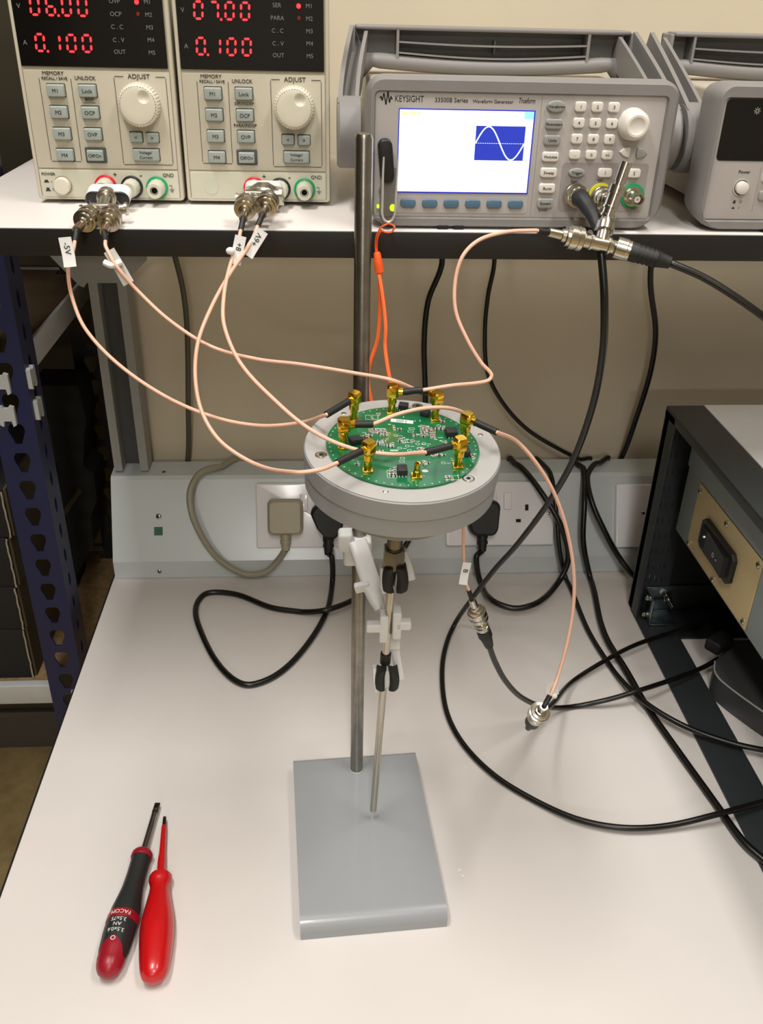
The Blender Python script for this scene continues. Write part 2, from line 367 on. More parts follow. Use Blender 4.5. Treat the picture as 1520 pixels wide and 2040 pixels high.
ZS = 0.528; SY0 = 0.6885; SX0 = -0.2993
shelf = thing('instrument_shelf', 'white laminate shelf with a black front edge carrying the instruments', 'shelf', (0.4, 0.9, 0))
MB().box(SX0, 1.5, SY0, 1.052, ZS - .020, ZS, .0006).build('shelf_board', 'shelf', shelf)
MB().box(SX0, 1.5, SY0 - .0016, SY0 - .0001, ZS - .0205, ZS - .0008, .0004).build('front_edge_band', 'edge', shelf)
up = MB(); uy0, uy1 = 1.064, 1.094
up.box(-.277, -.2665, uy0, uy1, .1325, .40).box(-.2435, -.233, uy0, uy1, .1325, .40)
lab(up.build('upright', 'greysteel', shelf), 'pale grey channel upright')
MB().box(-.2665, -.2435, uy1 - .006, uy1 - .001, .1325, .40).build('upright_web', 'darkgrey', shelf)
g = MB(frame((0, 1.063, 0), (1, 0, 0), (0, 0, 1), (0, -1, 0)))
g.prism([(-.318, .418), (-.286, .3795), (-.281, .3775), (-.277, .383), (-.233, .383), (-.205, .410), (-.205, .507), (-.318, .507)], 0, .004)
g.build('corner_bracket', 'greysteel', shelf)
MB().box(-.298, 1.5, 1.020, 1.052, .475, ZS - .0205, .002).build('rear_rail', 'greysteel', shelf)
for x in (1.30,):
    MB().box(x, x + .04, uy0, uy1, .1325, ZS - .021).build('upright', 'greysteel', shelf)

# ------------------------------------------------------------------ trunking along the wall with sockets
TY, TZ = 1.008, 0.0262; RY, RZ = 1.055, 0.1240
tr = thing('power_trunking', 'pale grey metal trunking along the wall behind the bench, holding the sockets', 'cable trunking', (.4, 1.05, 0))
prof = [(TY, .0006), (TY, TZ), (RY, RZ), (RY + .004, RZ + .004), (1.0935, .1310), (1.0935, .0006)]
def trunk_prof(x0, x1): return MB(frame((x0, 0, 0), (0, 1, 0), (0, 0, 1), (1, 0, 0))).prism(prof, 0, x1 - x0)
trunk_prof(-.2815, 1.45).build('cover', 'trunk', tr, sharp=15)
S_UP = Vector((0, RY - TY, RZ - TZ)).normalized(); S_N = Vector((0, -(RZ - TZ), RY - TY)).normalized()
def slope(x, s=0.0): return frame(Vector((x, TY, TZ)) + S_UP * s, (1, 0, 0), S_UP, S_N)
def screw(parent, P, d, r=.003, m='screwz', name='screw', cross=True):
    b = MB(); b.lathe([(-.0005, r), (.0008, r), (.0016, r * .7), (.0019, .0002)], P, d, 16)
    o = b.build(name, m, parent)
    if cross:
        X = axis_frame(Vector(P) + Vector(d).normalized() * .0017, d)
        MB().box(-r * .6, r * .6, -r * .12, r * .12, 0, .0004, X=X).box(-r * .12, r * .12, -r * .6, r * .6, 0, .0004, X=X).build('drive_slot', 'void', o)
    return o
screw(tr, slope(-.2202, .060) @ Vector((0, 0, .0006)), S_N, .0036)
screw(tr, (-.2222, TY - .0004, .011), (0, -1, 0), .003)
screw(tr, (-.2139, 1.068, .1278), (0, 0, 1), .003)
MB(slope(-.2212, .0405)).box(-.0055, .0055, -.0055, .0055, .0002, .0007).build('square_sticker', 'sticker', tr)
LS = ((RY - TY) ** 2 + (RZ - TZ) ** 2) ** .5

def rocker(parent, X):
    b = MB(X); b.box(-.0055, .0055, -.0115, .0115, .0055, .0085, .0015); return b.build('rocker_switch', 'white', parent)
def holes(parent, X):
    MB(X).box(-.0022, .0022, .008, .0160, .0098, .0103).box(-.0145, -.0080, -.0078, -.0035, .0098, .0103).box(.0080, .0145, -.0078, -.0035, .0098, .0103).build('socket_holes', 'void', parent)
def double_socket(x0, label, used):
    X = slope(x0 + .073, .060); t = thing('double_socket', label, 'wall socket', X @ Vector((0, 0, 0)))
    b = MB(X); P = rrect(-.073, .073, -.043, .043, .003, 4); b.prism(P, .0003, .0095, .0025); b.build('faceplate', 'white', t)
    for s in (-1, 1):
        if s not in used: holes(t, X @ Matrix.Translation((s * .036, -.004, 0)))
        rocker(t, X @ Matrix.Translation((s * .036 + (.026 if s < 0 else -.026), .017, .004)))
    if used == (-1,): screw(t, X @ Vector((.0655, 0, .0093)), S_N, .0022, cross=False)
    return X
XL = double_socket(-.0922, 'white double wall socket holding the beige plug and a black plug', (-1, 1))
XR = double_socket(.160, 'white double wall socket with one empty outlet showing three pin slots', (-1,))
X = slope(.435, .055); t = thing('blank_plate', 'white blank socket plate at the rack end of the trunking', 'blanking plate', X @ Vector((0, 0, 0)))
MB(X).prism(rrect(-.043, .043, -.043, .043, .003, 4), .0003, .0085, .002).build('faceplate', 'white', t)
screw(t, X @ Vector((-.006, .004, .0085)), S_N, .0026)

# ------------------------------------------------------------------ cables
def pt(q, r=.003):
    if isinstance(q, Vector): return q
    if q[0] == 'b':                                          # at a height over the board's plane
        d = ray(q[1], q[2]); o = Vector((0, 0, CAM_H)); return o + d * (((DC + DN * (BZ + q[3]) - o).dot(DN)) / d.dot(DN))
    if q[2] == 'd': return at_z(q[0], q[1], r + .0004 + (q[3] if len(q) > 3 else 0))
    p = at_y(*q); p.z = max(p.z, r + .0004) if p.y > DY0 and p.z < .1 and p.x > DX0 else p.z; return p
def cord(parent, pts, r, m='cablebk', name='cord', seg=12, smooth=10):
    P_ = crom([pt(q, r) for q in pts], smooth)
    for p in P_:                                             # rest on the bench and the trunking, never inside them
        if p.x > -.2815 and 1.008 - r < p.y < 1.0935 and p.z < .131 + r:
            if p.y > RY + .004: p.z = .131 + r
            elif p.z > TZ:
                k = (p - Vector((p.x, TY, TZ))).dot(S_N)
                if k < r: p += S_N * (r - k)
            else: p.y = TY - r
        if DX0 < p.x and p.y < 1.009 and p.z < r + .0004: p.z = r + .0004
    return MB().tube(P_, r, seg, 0).build(name, m, parent)

def uk_plug(parent, X, m, taper=0.0):
    b = MB(X); L = []
    P = rrect(-.023, .023, -.022, .025, .007 + taper * .012, 5)
    if taper: P = [(u * (1 - taper * max(0, (.004 - v) / .026)) + taper * .006 * max(0, (.004 - v) / .026), v) for u, v in P]
    for d, s in ((.010, .94), (.014, 1.0), (.026, 1.0), (.032, .95), (.0345, .84)): L.append([(u * s, v * s, d) for u, v in P])
    b.loft(L); b.build('plug_body', m, parent)
    n = MB(X); n.lathe([(0, .0075), (.006, .0075), (.0062, .0066), (.010, .0066), (.0102, .0074), (.014, .0074), (.0142, .0062), (.024, .0052)], (0, -.019, .021), (0, -1, 0), 16)
    n.build('strain_relief', m, parent)
    return X @ Vector((0, -.042, .021))

t = thing('power_cable', 'beige mains plug and its beige lead looping over the trunking', 'power cable', XL @ Vector((-.036, 0, 0)), 'mains leads')
a = uk_plug(t, XL @ Matrix.Translation((-.034, -.002, 0)), 'plugbg')
cord(t, [a, (553, 1118, 1.000), (528, 1140, .996), (485, 1143, .996), (430, 1108, 1.0), (388, 1040, 1.008), (378, 985, 1.024), (396, 945, 1.044), (430, 931, 1.062), (462, 931, 1.088), (478, 934, 1.100), Vector((-.118, 1.1035, .09))], .0042, 'cablegr')

t = thing('power_cable', 'black mains lead plugged in beside the beige plug, curling on the bench', 'power cable', XL @ Vector((.036, 0, 0)), 'mains leads')
a = uk_plug(t, XL @ Matrix.Translation((.022, -.008, 0)), 'blackrub', .6)
cord(t, [a, (661, 1110, .985), (662, 1160, .98), (650, 1220, 'd', .001), (606, 1292, 'd'), (550, 1345, 'd'), (490, 1364, 'd'), (440, 1330, 'd'), (400, 1258, 'd'), (390, 1210, 'd'), (412, 1182, 'd'), (470, 1184, 'd'), (540, 1210, 'd'), (600, 1219, 'd'), (655, 1214, 'd', .0095), (712, 1190, 'd', .006), (762, 1150, 1.0), (800, 1100, .995), (835, 1030, 1.02), (848, 950, 1.055), (849, 900, 1.082), (847, 770, 1.083), (845, 680, 1.083), (853, 600, 1.083), (881, 515, 1.083), Vector((.115, 1.083, .55))], .0036)

t = thing('power_cable', 'black mains lead in a deep loop from the plug beside the empty outlet', 'power cable', XR @ Vector((-.036, 0, 0)), 'mains leads')
a = uk_plug(t, XR @ Matrix.Translation((-.026, -.006, 0)), 'blackrub', .25)
cord(t, [a, (949, 1110, .985), (957, 1162, .98), (982, 1197, 'd', .012), (1026, 1212, 'd', .010), (1072, 1200, 'd', .012), (1112, 1160, .972), (1131, 1120, .985), (1130, 1085, .99), (1112, 1036, 1.0), (1087, 994, 1.018), (1056, 951, 1.043), (1031, 926, 1.068), (1014, 926, 1.092), Vector((.252, 1.1035, .09))], .0039)

t = thing('power_cable', 'thin black cable from under the shelf that swings across the wall onto the trunking', 'cable', at_y(970, 740, 1.083), 'cables from the shelf')
cord(t, [Vector((.185, 1.085, .56)), (985, 515, 1.085), (972, 590, 1.085), (966, 660, 1.085), (971, 740, 1.085), (1000, 800, 1.085), (1050, 855, 1.083), (1120, 898, 1.080), (1172, 922, 1.092), (1192, 928, 1.101), Vector((.372, 1.1045, .09))], .0028)
t = thing('power_cable', 'black cable bowing out over the wall between the thick cable and the rack', 'cable', at_y(1300, 700, 1.083), 'cables from the shelf')
cord(t, [Vector((.40, 1.085, .56)), (1298, 520, 1.085), (1296, 570, 1.085), (1306, 660, 1.085), (1296, 740, 1.085), (1265, 840, 1.085), (1238, 912, 1.100), Vector((.398, 1.103, .09))], .0036)
t = thing('power_cable', 'dark olive cable hanging behind the shelf upright', 'cable', at_y(375, 700, 1.085), 'cables from the shelf')
cord(t, [Vector((-.2, 1.085, .56)), (348, 508, 1.086), (365, 580, 1.086), (373, 660, 1.086), (375, 800, 1.086), (374, 915, 1.102), Vector((-.2005, 1.103, .09))], .0034, 'cabledk')

t = thing('power_cable', 'black cable over the trunking that slants down the bench and across the rack foot', 'cable', at_z(1172, 1257, 0), 'cables over the trunking')
cord(t, [Vector((.296, 1.104, .09)), (1066, 924, 1.094), (1080, 925, 1.075), (1098, 948, 1.046), (1108, 1021, 1.012), (1115, 1097, .99), (1128, 1157, .985), (1172, 1257, 'd'), (1222, 1336, 'd'), (1283, 1398, 'd', .010), (1362, 1446, 'd', .010), (1450, 1478, 'd', .008), (1520, 1494, 'd', .008), (1600, 1504, 'd', .008)], .0031)
t = thing('power_cable', 'long black cable over the trunking that runs beside the rack foot to the near corner', 'cable', at_z(1285, 1410, 0), 'cables over the trunking')
cord(t, [Vector((.333, 1.1035, .09)), (1138, 923, 1.094), (1147, 924, 1.075), (1162, 938, 1.058), (1164, 1000, 1.018), (1162, 1080, .995), (1175, 1160, .985), (1204, 1262, 'd', .002), (1250, 1340, 'd', .003), (1290, 1410, 'd'), (1360, 1510, 'd'), (1430, 1608, 'd'), (1480, 1676, 'd', .003), (1520, 1712, 'd', .003), (1580, 1760, 'd')], .0038)
t = thing('power_cable', 'short black cable over the trunking that dives behind the rack', 'cable', at_y(1200, 1060, 1.0), 'cables over the trunking')
cord(t, [Vector((.392, 1.1035, .09)), (1210, 924, 1.095), (1198, 922, 1.078), (1183, 926, 1.062), (1170, 951, 1.045), (1180, 1003, 1.016), (1204, 1057, .998), (1232, 1108, .99), (1264, 1148, .975), (1300, 1185, .965)], .0038)

# ---- coax plugs
def bnc_male(parent, P, d, black=True, L=.022, name='bnc_plug', m='nickel'):
    """P: centre of the open mating face, d: direction towards the cable"""
    b = MB(); b.lathe([(0, .0074), (.0008, .0083), (.0040, .0083), (.0043, .0076), (.0056, .0076), (.0059, .0083), (.0100, .0083), (.0103, .0070), (.0115, .0067), (.0118, .0071), (.0126, .0069), (.0130, .0048), (.0155, .0044), (.0158, .0034), (L + .003, .0031)], P, d, 48, lobes=1, lobe=.012)
    return b.build(name, m, parent)
def bnc_female(parent, P, d, L=.014, name='bnc_jack', m='nickel'):
    b = MB(); b.lathe([(0, .0062), (.003, .0062), (.0032, .0048), (L, .0048), (L, .0039), (L - .008, .0037)], P, d, 28, cap1=False)
    dd = Vector(d).normalized(); s = axis_frame(P, d)
    b.cyl(s @ Vector((.0045, 0, L - .004)), s @ Vector((.0062, 0, L - .004)), .001, seg=8); b.cyl(s @ Vector((-.0045, 0, L - .004)), s @ Vector((-.0062, 0, L - .004)), .001, seg=8)
    b.lathe([(L - .0075, .0036), (L - .007, .0036)], P, d, 20)
    o = b.build(name, m, parent)
    MB().lathe([(L - .0068, .0026), (L - .002, .0024), (L - .002, .001)], P, d, 20).build('insulator', 'white', o)
    MB().lathe([(L - .004, .0008), (L - .0012, .0006)], P, d, 10).build('centre_pin', 'gold', o)
    return o
def sleeve(parent, P, r=.0022, m='blackrub', name='heat_shrink_sleeve'):
    return MB().tube(P, r, 12, 6).build(name, m, parent)

# ---- the round housing, its board, its thin rod (frame fitted to the photo)
K = 0.961
DC = Vector((0, 0, CAM_H)) + (Vector((.05365, .56, .40891)) - Vector((0, 0, CAM_H))) * K
DN = Vector((.02734, -.09843, .99477)).normalized()
DA = Vector((0, 1, 0)).cross(DN).normalized(); DB = DN.cross(DA)
DF = frame(DC, DA, DB, DN)
R0 = .0686 * K
H = thing('round_housing', 'round aluminium housing carrying the green circuit board, on a thin steel rod', 'housing', DC)
MB(DF).lathe([(-.0138, R0 - .0006), (-.0132, R0), (-.0007, R0), (0, R0 - .0006)], seg=96).build('upper_body', 'alusd', H)
MB(DF).lathe([(.00005, R0 - .0008), (.0006, R0 - .0008), (.0007, R0 - .0014)], seg=96).build('rim_face', 'alu', H)
MB(DF).lathe([(-.0275, R0 - .0025), (-.0266, R0 - .0008), (-.0142, R0 - .0008), (-.0139, R0 - .0012)], seg=96).build('lower_body', 'alusd', H)
MB(DF).lathe([(-.0452, .0440), (-.0440, .0450), (-.0276, .0450)], seg=96).build('base_flange', 'alusd', H)
for i, (u, v) in enumerate(((-.0575, -.0137), (.0416, -.0403), (.0157, .0592), (-.0153, -.0572), (.0583, .0182), (-.0407, .0452))):
    u *= K * .985; v *= K * .985; big = i < 3
    q = MB(DF).lathe([(.0006, .0041 if big else .0018), (.0010, .0041 if big else .0018), (.0011, .0034 if big else .0016), (.0013, .0032 if big else .0014)], (u, v, 0), (0, 0, 1), 20); so = q.build('rim_screw', 'nickel', H)
    if big: MB(DF).lathe([(.0012, .0015), (.00142, .0015)], (u, v, 0), (0, 0, 1), 6).build('hex_recess', 'void', so)
PR = .0533 * K
pcb = MB(DF).lathe([(.0007, PR), (.0023, PR)], seg=96).build('circuit_board', 'pcb', H)
BZ = .0023
def B(u, v, h=0): return DF @ Vector((u * K / 1000, v * K / 1000, BZ + h))
JK = dict(A=(-33.3, 33.0), B=(-5.2, 45.3), C=(26.3, 36.3), D=(44.0, 6.6), E=(35.2, -27.0), F=(-25.9, -33.9), G=(-41.7, -5.3))
PCBX = DF @ Matrix.Scale(K, 4)
for k, (u, v) in JK.items():
    X = PCBX @ Matrix.Translation((u / 1000, v / 1000, BZ / K))
    b = MB(X); b.box(-.0035, .0035, -.0035, .0035, 0, .0013, .0002); b.lathe([(.0012, .0026), (.0075, .0026), (.0078, .0022), (.0085, .0022)], seg=20)
    b.build('coax_jack', 'gold', pcb)
X = PCBX @ Matrix.Translation((.0061, -.0402, BZ / K))
MB(X).box(-.0036, .0036, -.0036, .0036, 0, .0013, .0002).lathe([(.0012, .0026), (.0045, .0023), (.0048, .0019), (.0088, .0019), (.0092, .0022), (.0105, .0020), (.0105, .0010), (.0080, .0009)], seg=20).build('coax_jack', 'gold', pcb)
for (u, v, sx, sy, hh, a) in ((4.1, 51, 7, 6.4, 4.2, -12), (19.5, 42, 6.5, 6.2, 4.2, -25), (35.5, 13.5, 8.2, 7.5, 5.0, 3), (-33.0, 1.0, 8.5, 7.0, 4.2, 20), (-3.3, -37.2, 6.6, 7.6, 5.0, 2), (43.0, -12.0, 4.0, 7.5, 4.8, 6), (-26.0, 6.5, 5, 4, 1.2, 10)):
    X = PCBX @ Matrix.Translation((u / 1000, v / 1000, BZ / K)) @ Matrix.Rotation(math.radians(a), 4, 'Z')
    c = MB(X).box(-sx / 2000, sx / 2000, -sy / 2000, sy / 2000, .0004, hh / 1000, .0004).build('black_component', 'icblk', pcb)
PM = MB(PCBX @ Matrix.Translation((0, 0, BZ / K)))
for (u, v, sx, sy, hh, a) in ((4.1, 51, 7, 6.4, 4.2, -12), (35.5, 13.5, 8.2, 7.5, 5.0, 3), (-3.3, -37.2, 6.6, 7.6, 5.0, 2)):
    X = Matrix.Translation((u / 1000, v / 1000, 0)) @ Matrix.Rotation(math.radians(a), 4, 'Z')
    for i in range(3):
        for s in (-1, 1): PM.box((-.0022 + i * .0022) - .0004, (-.0022 + i * .0022) + .0004, s * sy / 2000 - .0008, s * sy / 2000 + .0008, 0, .0007, X=X)
PM.build('chip_legs', 'solder', pcb)
# resistors and small parts in the clusters the photo shows
clusters = [(-27, 8.5, 12, 3.4, 10, -5), (-16, 16, 11, 3.4, 14, -2), (-12, 12.5, 9, 2.4, 8, 0), (-15, 0.5, 6, 5, 7, 0), (-9, -2.5, 5, 4, 5, 0), (17, 20, 5.5, 9, 14, -8), (22.5, 18, 3, 10, 9, -8), (30, 22, 10, 3, 6, -10),
            (22, -13, 9, 3.4, 9, 2), (12, -8, 5, 4, 5, 0), (14, -24, 3, 4, 3, 0), (-9.5, -38, 5.5, 9, 8, 2), (28, -41, 9, 5, 6, 0), (-20, 37, 10, 6, 7, 10), (-37, -18, 6, 4, 4, 0), (24, 10, 8, 2.6, 5, 0), (47, -16, 3, 7, 4, 0), (-30, -26, 7, 3, 4, 0), (31, 33, 5, 6, 4, 0)]
res_me = {}
def smd(kind):
    if kind in res_me: return res_me[kind]
    b1 = MB(Matrix.Scale(K, 4)); b2 = MB(Matrix.Scale(K, 4))
    if kind == 0: b1.box(-.0006, .0006, -.0006, .0006, .0001, .0008); b2.box(-.0013, -.0006, -.00065, .00065, 0, .00085).box(.0006, .0013, -.00065, .00065, 0, .00085)
    else: b1.box(-.0009, .0009, -.0009, .0009, .0001, .0014); b2.box(-.0016, -.0009, -.00095, .00095, 0, .0014).box(.0009, .0016, -.00095, .00095, 0, .0014)
    b1.F += [[i + len(b1.V) for i in f] for f in b2.F]; n = len(b1.F) - len(b2.F); b1.V += b2.V
    me = bpy.data.meshes.new('resistor'); me.from_pydata([tuple(v) for v in b1.V], [], b1.F)
    me.materials.append(M['tanres'] if kind else M['icblk']); me.materials.append(M['solder'])
    for i, p in enumerate(me.polygons): p.material_index = 1 if i >= n else 0
    res_me[kind] = me; return me
cnt = 0
for (cu, cv, wu, wv, n, a) in clusters:
    nx = max(1, round((n * wu / max(wv, .1)) ** .5)); ny = max(1, math.ceil(n / nx)); k = 0
    for i in range(nx):
        for j in range(ny):
            if k >= n or cnt >= 98: break
            k += 1; cnt += 1
            u = cu + ((i + .5) / nx - .5) * wu + random.uniform(-.3, .3); v = cv + ((j + .5) / ny - .5) * wv + random.uniform(-.2, .2)
            o = bpy.data.objects.new('resistor', smd(0 if random.random() < .75 else 1)); C.objects.link(o); o.parent = pcb
            o.matrix_local = ROOT[pcb].inverted() @ PCBX @ Matrix.Translation((u / 1000, v / 1000, BZ / K)) @ Matrix.Rotation(math.radians(a + random.choice((0, 90))), 4, 'Z')
            ROOT[o] = ROOT[pcb]
cap_n = 0
for (cu, cv, wu, wv, n, a) in clusters + [(-2, 20, 6, 5, 5, 0), (12, 12, 6, 3, 4, 0), (2, 1, 8, 6, 5, 0), (30, 2, 10, 4, 5, 0), (34, -20, 6, 4, 4, 0), (-20, -12, 8, 4, 5, 0)]:
    for k in range(max(3, n // 2)):
        if cap_n >= 90: break
        cap_n += 1
        u = cu + random.uniform(-.6, .6) * wu; v = cv + random.uniform(-.7, .7) * wv
        o = bpy.data.objects.new('capacitor', smd(random.choice((0, 1, 1)))); C.objects.link(o); o.parent = pcb
        o.matrix_local = ROOT[pcb].inverted() @ PCBX @ Matrix.Translation((u / 1000, v / 1000, BZ / K)) @ Matrix.Rotation(math.radians(a + random.choice((0, 90))), 4, 'Z')
        ROOT[o] = ROOT[pcb]
SI = MB(PCBX @ Matrix.Translation((0, 0, BZ / K)))
def ringm(b, u, v, r, w_=.00025, n=20, X=None):
    u, v, r = u / 1000, v / 1000, r / 1000
    b.loft([[(u + q * math.cos(2 * PI * j / n), v + q * math.sin(2 * PI * j / n), h) for j in range(n)] for q, h in ((r, 0), (r, .00008), (r - w_, .00008), (r - w_, 0))], ring=True, X=X)
def dash(b, u, v, L, h=.5, a=0):
    X = Matrix.Translation((u / 1000, v / 1000, 0)) @ Matrix.Rotation(math.radians(a), 4, 'Z'); b.box(-L / 2000, L / 2000, -h / 2000, h / 2000, 0, .00008, X=X)
for u, v in ((-4, 12), (1, 3), (-2.5, -5), (7.5, 5), (10.5, 1), (15, 1.5), (28, 27), (-1, 7.2), (4, -8), (26, -23), (3, -2)): ringm(SI, u, v, 1.5); dash(SI, u + 3.6, v - .4, 2.6, .35)
for i in range(30):
    a = random.uniform(0, 2 * PI); r = random.uniform(8, 44); dash(SI, r * math.cos(a), r * math.sin(a), random.uniform(1.2, 3.6), random.choice((.35, .7)), random.choice((0, 0, 90)))
for i in range(60):
    a = 2 * PI * i / 60; ringm(SI, 51 * math.cos(a), 51 * math.sin(a), .5, .0002, 8)
for (u, v, a_, b_) in ((-1.5, -18, 3, 2), (-2.2, -22, 3, 2.6), (8, 22, 4, 2.2), (7, 18, 4, 2.2), (2, 4, 3, 3), (30, -41, 8, 5), (-20, 37, 9, 6), (-10, -38, 6, 9)):
    for s in (-1, 1): dash(SI, u, v + s * b_ / 2, a_, .22); dash(SI, u + s * a_ / 2, v, b_, .22, 90)
for i in range(9): dash(SI, 17.0 - .9 * 4 + i * .9, 25.5, .45, 1.8); dash(SI, 15.5 - .9 * 4 + i * .9, 13.8, .45, 1.8); dash(SI, -9 + i * .62, -8.2, .35, 1.9); dash(SI, -10 + i * .62, -14.6, .35, 1.7); dash(SI, -17.5 + i * .8, 20.8, .4, 1.4)
SI.prism(ell(.0125, -.0335, .0022, .0016), 0, .00008)
SI.build('silkscreen_marks', 'silk', pcb)
X = PCBX @ Matrix.Translation((.0018, .0322, BZ / K)) @ Matrix.Rotation(math.radians(-9), 4, 'Z')
o = MB(X).box(-.0082, .0082, -.0022, .0022, 0, .0002).build('number_label', 'tag', pcb)
MB(X @ Matrix.Rotation(PI, 4, 'Z')).text('100', .0042, 0, 0, X=Matrix.Translation((0, 0, .0002)), sx=1.35, depth=.0001).build('lettering', 'ink', pcb)
# nut and rod
MB(DF).lathe([(-.0850, .0058), (-.0472, .0058)], seg=24).build('threaded_stem', 'steelnut', H)
MB(DF).lathe([(-.1025, .0070), (-.1010, .0084), (-.0900, .0088), (-.0850, .0084), (-.0845, .0068)], seg=6).lathe([(-.0843, .0066), (-.0838, .0066)], seg=24).build('hex_nut', 'steelnut', H)
MB(DF).lathe([(-.392, .0022), (-.3912, .0031), (-.1025, .0031)], seg=20).build('thin_rod', 'nickeldk', H)
def AX(d): return DC - DN * d

# ---- retort stand
st = thing('retort_stand', 'laboratory stand with a grey enamel base plate and a tall steel rod', 'retort stand', (.03, .57, 0))
c0, c1, c2, c3 = Vector((-.0349, .6610, 0)), Vector((.0886, .6682, 0)), Vector((.0985, .4755, 0)), Vector((-.0243, .4685, 0))
ex = (c1 - c0).normalized(); ey = Vector((-ex.y, ex.x, 0)); SFm = frame((c3 + c2) / 2, ex, ey, (0, 0, 1))
Wd = .0617; TZ2 = .0185; th = .003
def spro(k):
    LL = .1925 - .004; Rf = .011 - k; pts = [(0 + k, .0003)]
    for i in range(9): a = PI - PI / 2 * i / 8; pts.append((.011 + Rf * math.cos(a), TZ2 - .011 + Rf * math.sin(a)))
    for i in range(9): a = PI / 2 - PI / 2 * i / 8; pts.append((LL - .008 + (.008 - k) * math.cos(a), TZ2 - .008 + (.008 - k) * math.sin(a)))
    pts.append((LL - k, .0003)); return pts
pro = spro(0) + spro(th)[::-1]
b = MB(SFm @ frame((-Wd, 0, 0), (0, 1, 0), (0, 0, 1), (1, 0, 0)))
n_ = len(pro); b.loft([[(p[0], p[1], 0) for p in pro], [(p[0], p[1], 2 * Wd) for p in pro]], False, False)
h_ = n_ // 2
for z in (0, 2 * Wd):
    b._add([(p[0], p[1], z) for p in pro], [(i, i + 1, n_ - 2 - i, n_ - 1 - i) if z else (i + 1, i, n_ - 1 - i, n_ - 2 - i) for i in range(h_ - 1)])
b.build('base_plate', 'standg', st)
RX, RYY = .0277, .6395
MB().lathe([(TZ2 - .010, .0085), (TZ2 + .0004, .0085), (TZ2 + .0008, .0066)], (RX, RYY, 0), (0, 0, 1), 32).build('rod_collar', 'standg', st)
MB().lathe([(TZ2 - .01, .0061), (.5985, .0061), (.6015, .0048), (.6022, .0035)], (RX, RYY, 0), (0, 0, 1), 40).build('upright_rod', 'steel', st)

# ---- burette clamp
ay = AX(.12).y; y1 = AX(.116).y - .0055; y2 = AX(.200).y - .0055
cl = thing('burette_clamp', 'white plastic clamp with black rubber jaws gripping the thin rod', 'clamp', (RX, RYY, .2))
mz = at_y(722, 1092, RYY).z
b = MB(); b.box(RX - .0135, RX + .010, RYY - .0125, RYY + .0125, mz - .011, mz + .014, .003).box(RX - .018, RX - .006, RYY - .018, RYY - .004, mz + .006, mz + .024, .003)
b.build('boss_head', 'whitecl', cl)
def P(px, py, Y): return at_y(px, py, Y)
def slab(b, pts, wx, wy, bev=.002):
    """flattened bar through points"""
    pts = crom(pts, 5); L = []
    for i, p in enumerate(pts):
        t_ = (pts[min(i + 1, len(pts) - 1)] - pts[max(i - 1, 0)]).normalized(); x = Vector((1, 0, 0)); x = (x - t_ * x.dot(t_)).normalized(); y = t_.cross(x)
        L.append([tuple(p + x * u + y * v) for u, v in rrect(-wx, wx, -wy, wy, bev, 3)])
    b.loft(L); return b
ay = AX(.12).y
b = MB(); slab(b, [P(712, 1082, .622), P(722, 1110, .612), P(735, 1150, .602), P(748, 1182, .592), P(764, 1208, .585)], .0078, .006, .003)
slab(b, [P(742, 1180, .600), P(758, 1196, .590), P(766, 1222, .583)], .0045, .007, .002)
b.build('link_arm', 'whitecl', cl)
b = MB(); b.box(-.0065, .0065, -.003, .003, -.004, .004, .0015, X=Matrix.Translation(P(722, 1169, .594)) @ Matrix.Rotation(math.radians(-14), 4, 'Y'))
b.build('wing_screw', 'whitecl', cl)
# two spring plates beside the rod, each with a finger wing
for s, (pc, pw) in ((-1, ((764, 1247), (745, 1248))), (1, ((790, 1240), (803, 1243)))):
    A_ = P(*pc, ay + .004); W_ = P(*pw, ay + .002)
    b = MB(); b.box(-.0035, .0035, -.006, .006, -.0125, .0125, .0015, X=Matrix.Translation(A_)); b.box(-.0062, .0062, -.004, .004, -.0038, .0038, .0016, X=Matrix.Translation(W_))
    b.build('finger_grip', 'whitecl', cl)
b = MB(); slab(b, [P(775, 1205, ay + .016), P(779, 1240, ay + .016), P(782, 1290, ay + .014)], .006, .003, .001)
b.build('back_plate', 'whitecl', cl)
b = MB(); slab(b, [P(783, 1270, y2 + .016), P(790, 1310, y2 + .015), P(797, 1348, y2 + .013)], .0036, .0045, .002); b.build('jaw_finger', 'whitecl', cl)
b = MB(); slab(b, [P(747, 1328, y2 + .006), P(748, 1350, y2 + .003), P(751, 1372, y2 + .002)], .0020, .005, .001); b.build('jaw_finger', 'whitecl', cl)
b = MB(); slab(b, [P(800, 1098, y1 + .016), P(812, 1128, y1 + .014), P(818, 1152, y1 + .012)], .0036, .0045, .002); b.build('jaw_finger', 'whitecl', cl)
b = MB(); slab(b, [P(775, 1200, ay + .016), P(768, 1150, ay + .012), P(768, 1128, y1 + .014)], .0035, .0045, .002); b.build('jaw_finger', 'whitecl', cl)
b = MB(); slab(b, [P(763, 1128, y1 + .006), P(763, 1160, y1 + .003), P(767, 1176, y1 + .002)], .0024, .005, .001); b.build('jaw_finger', 'whitecl', cl)
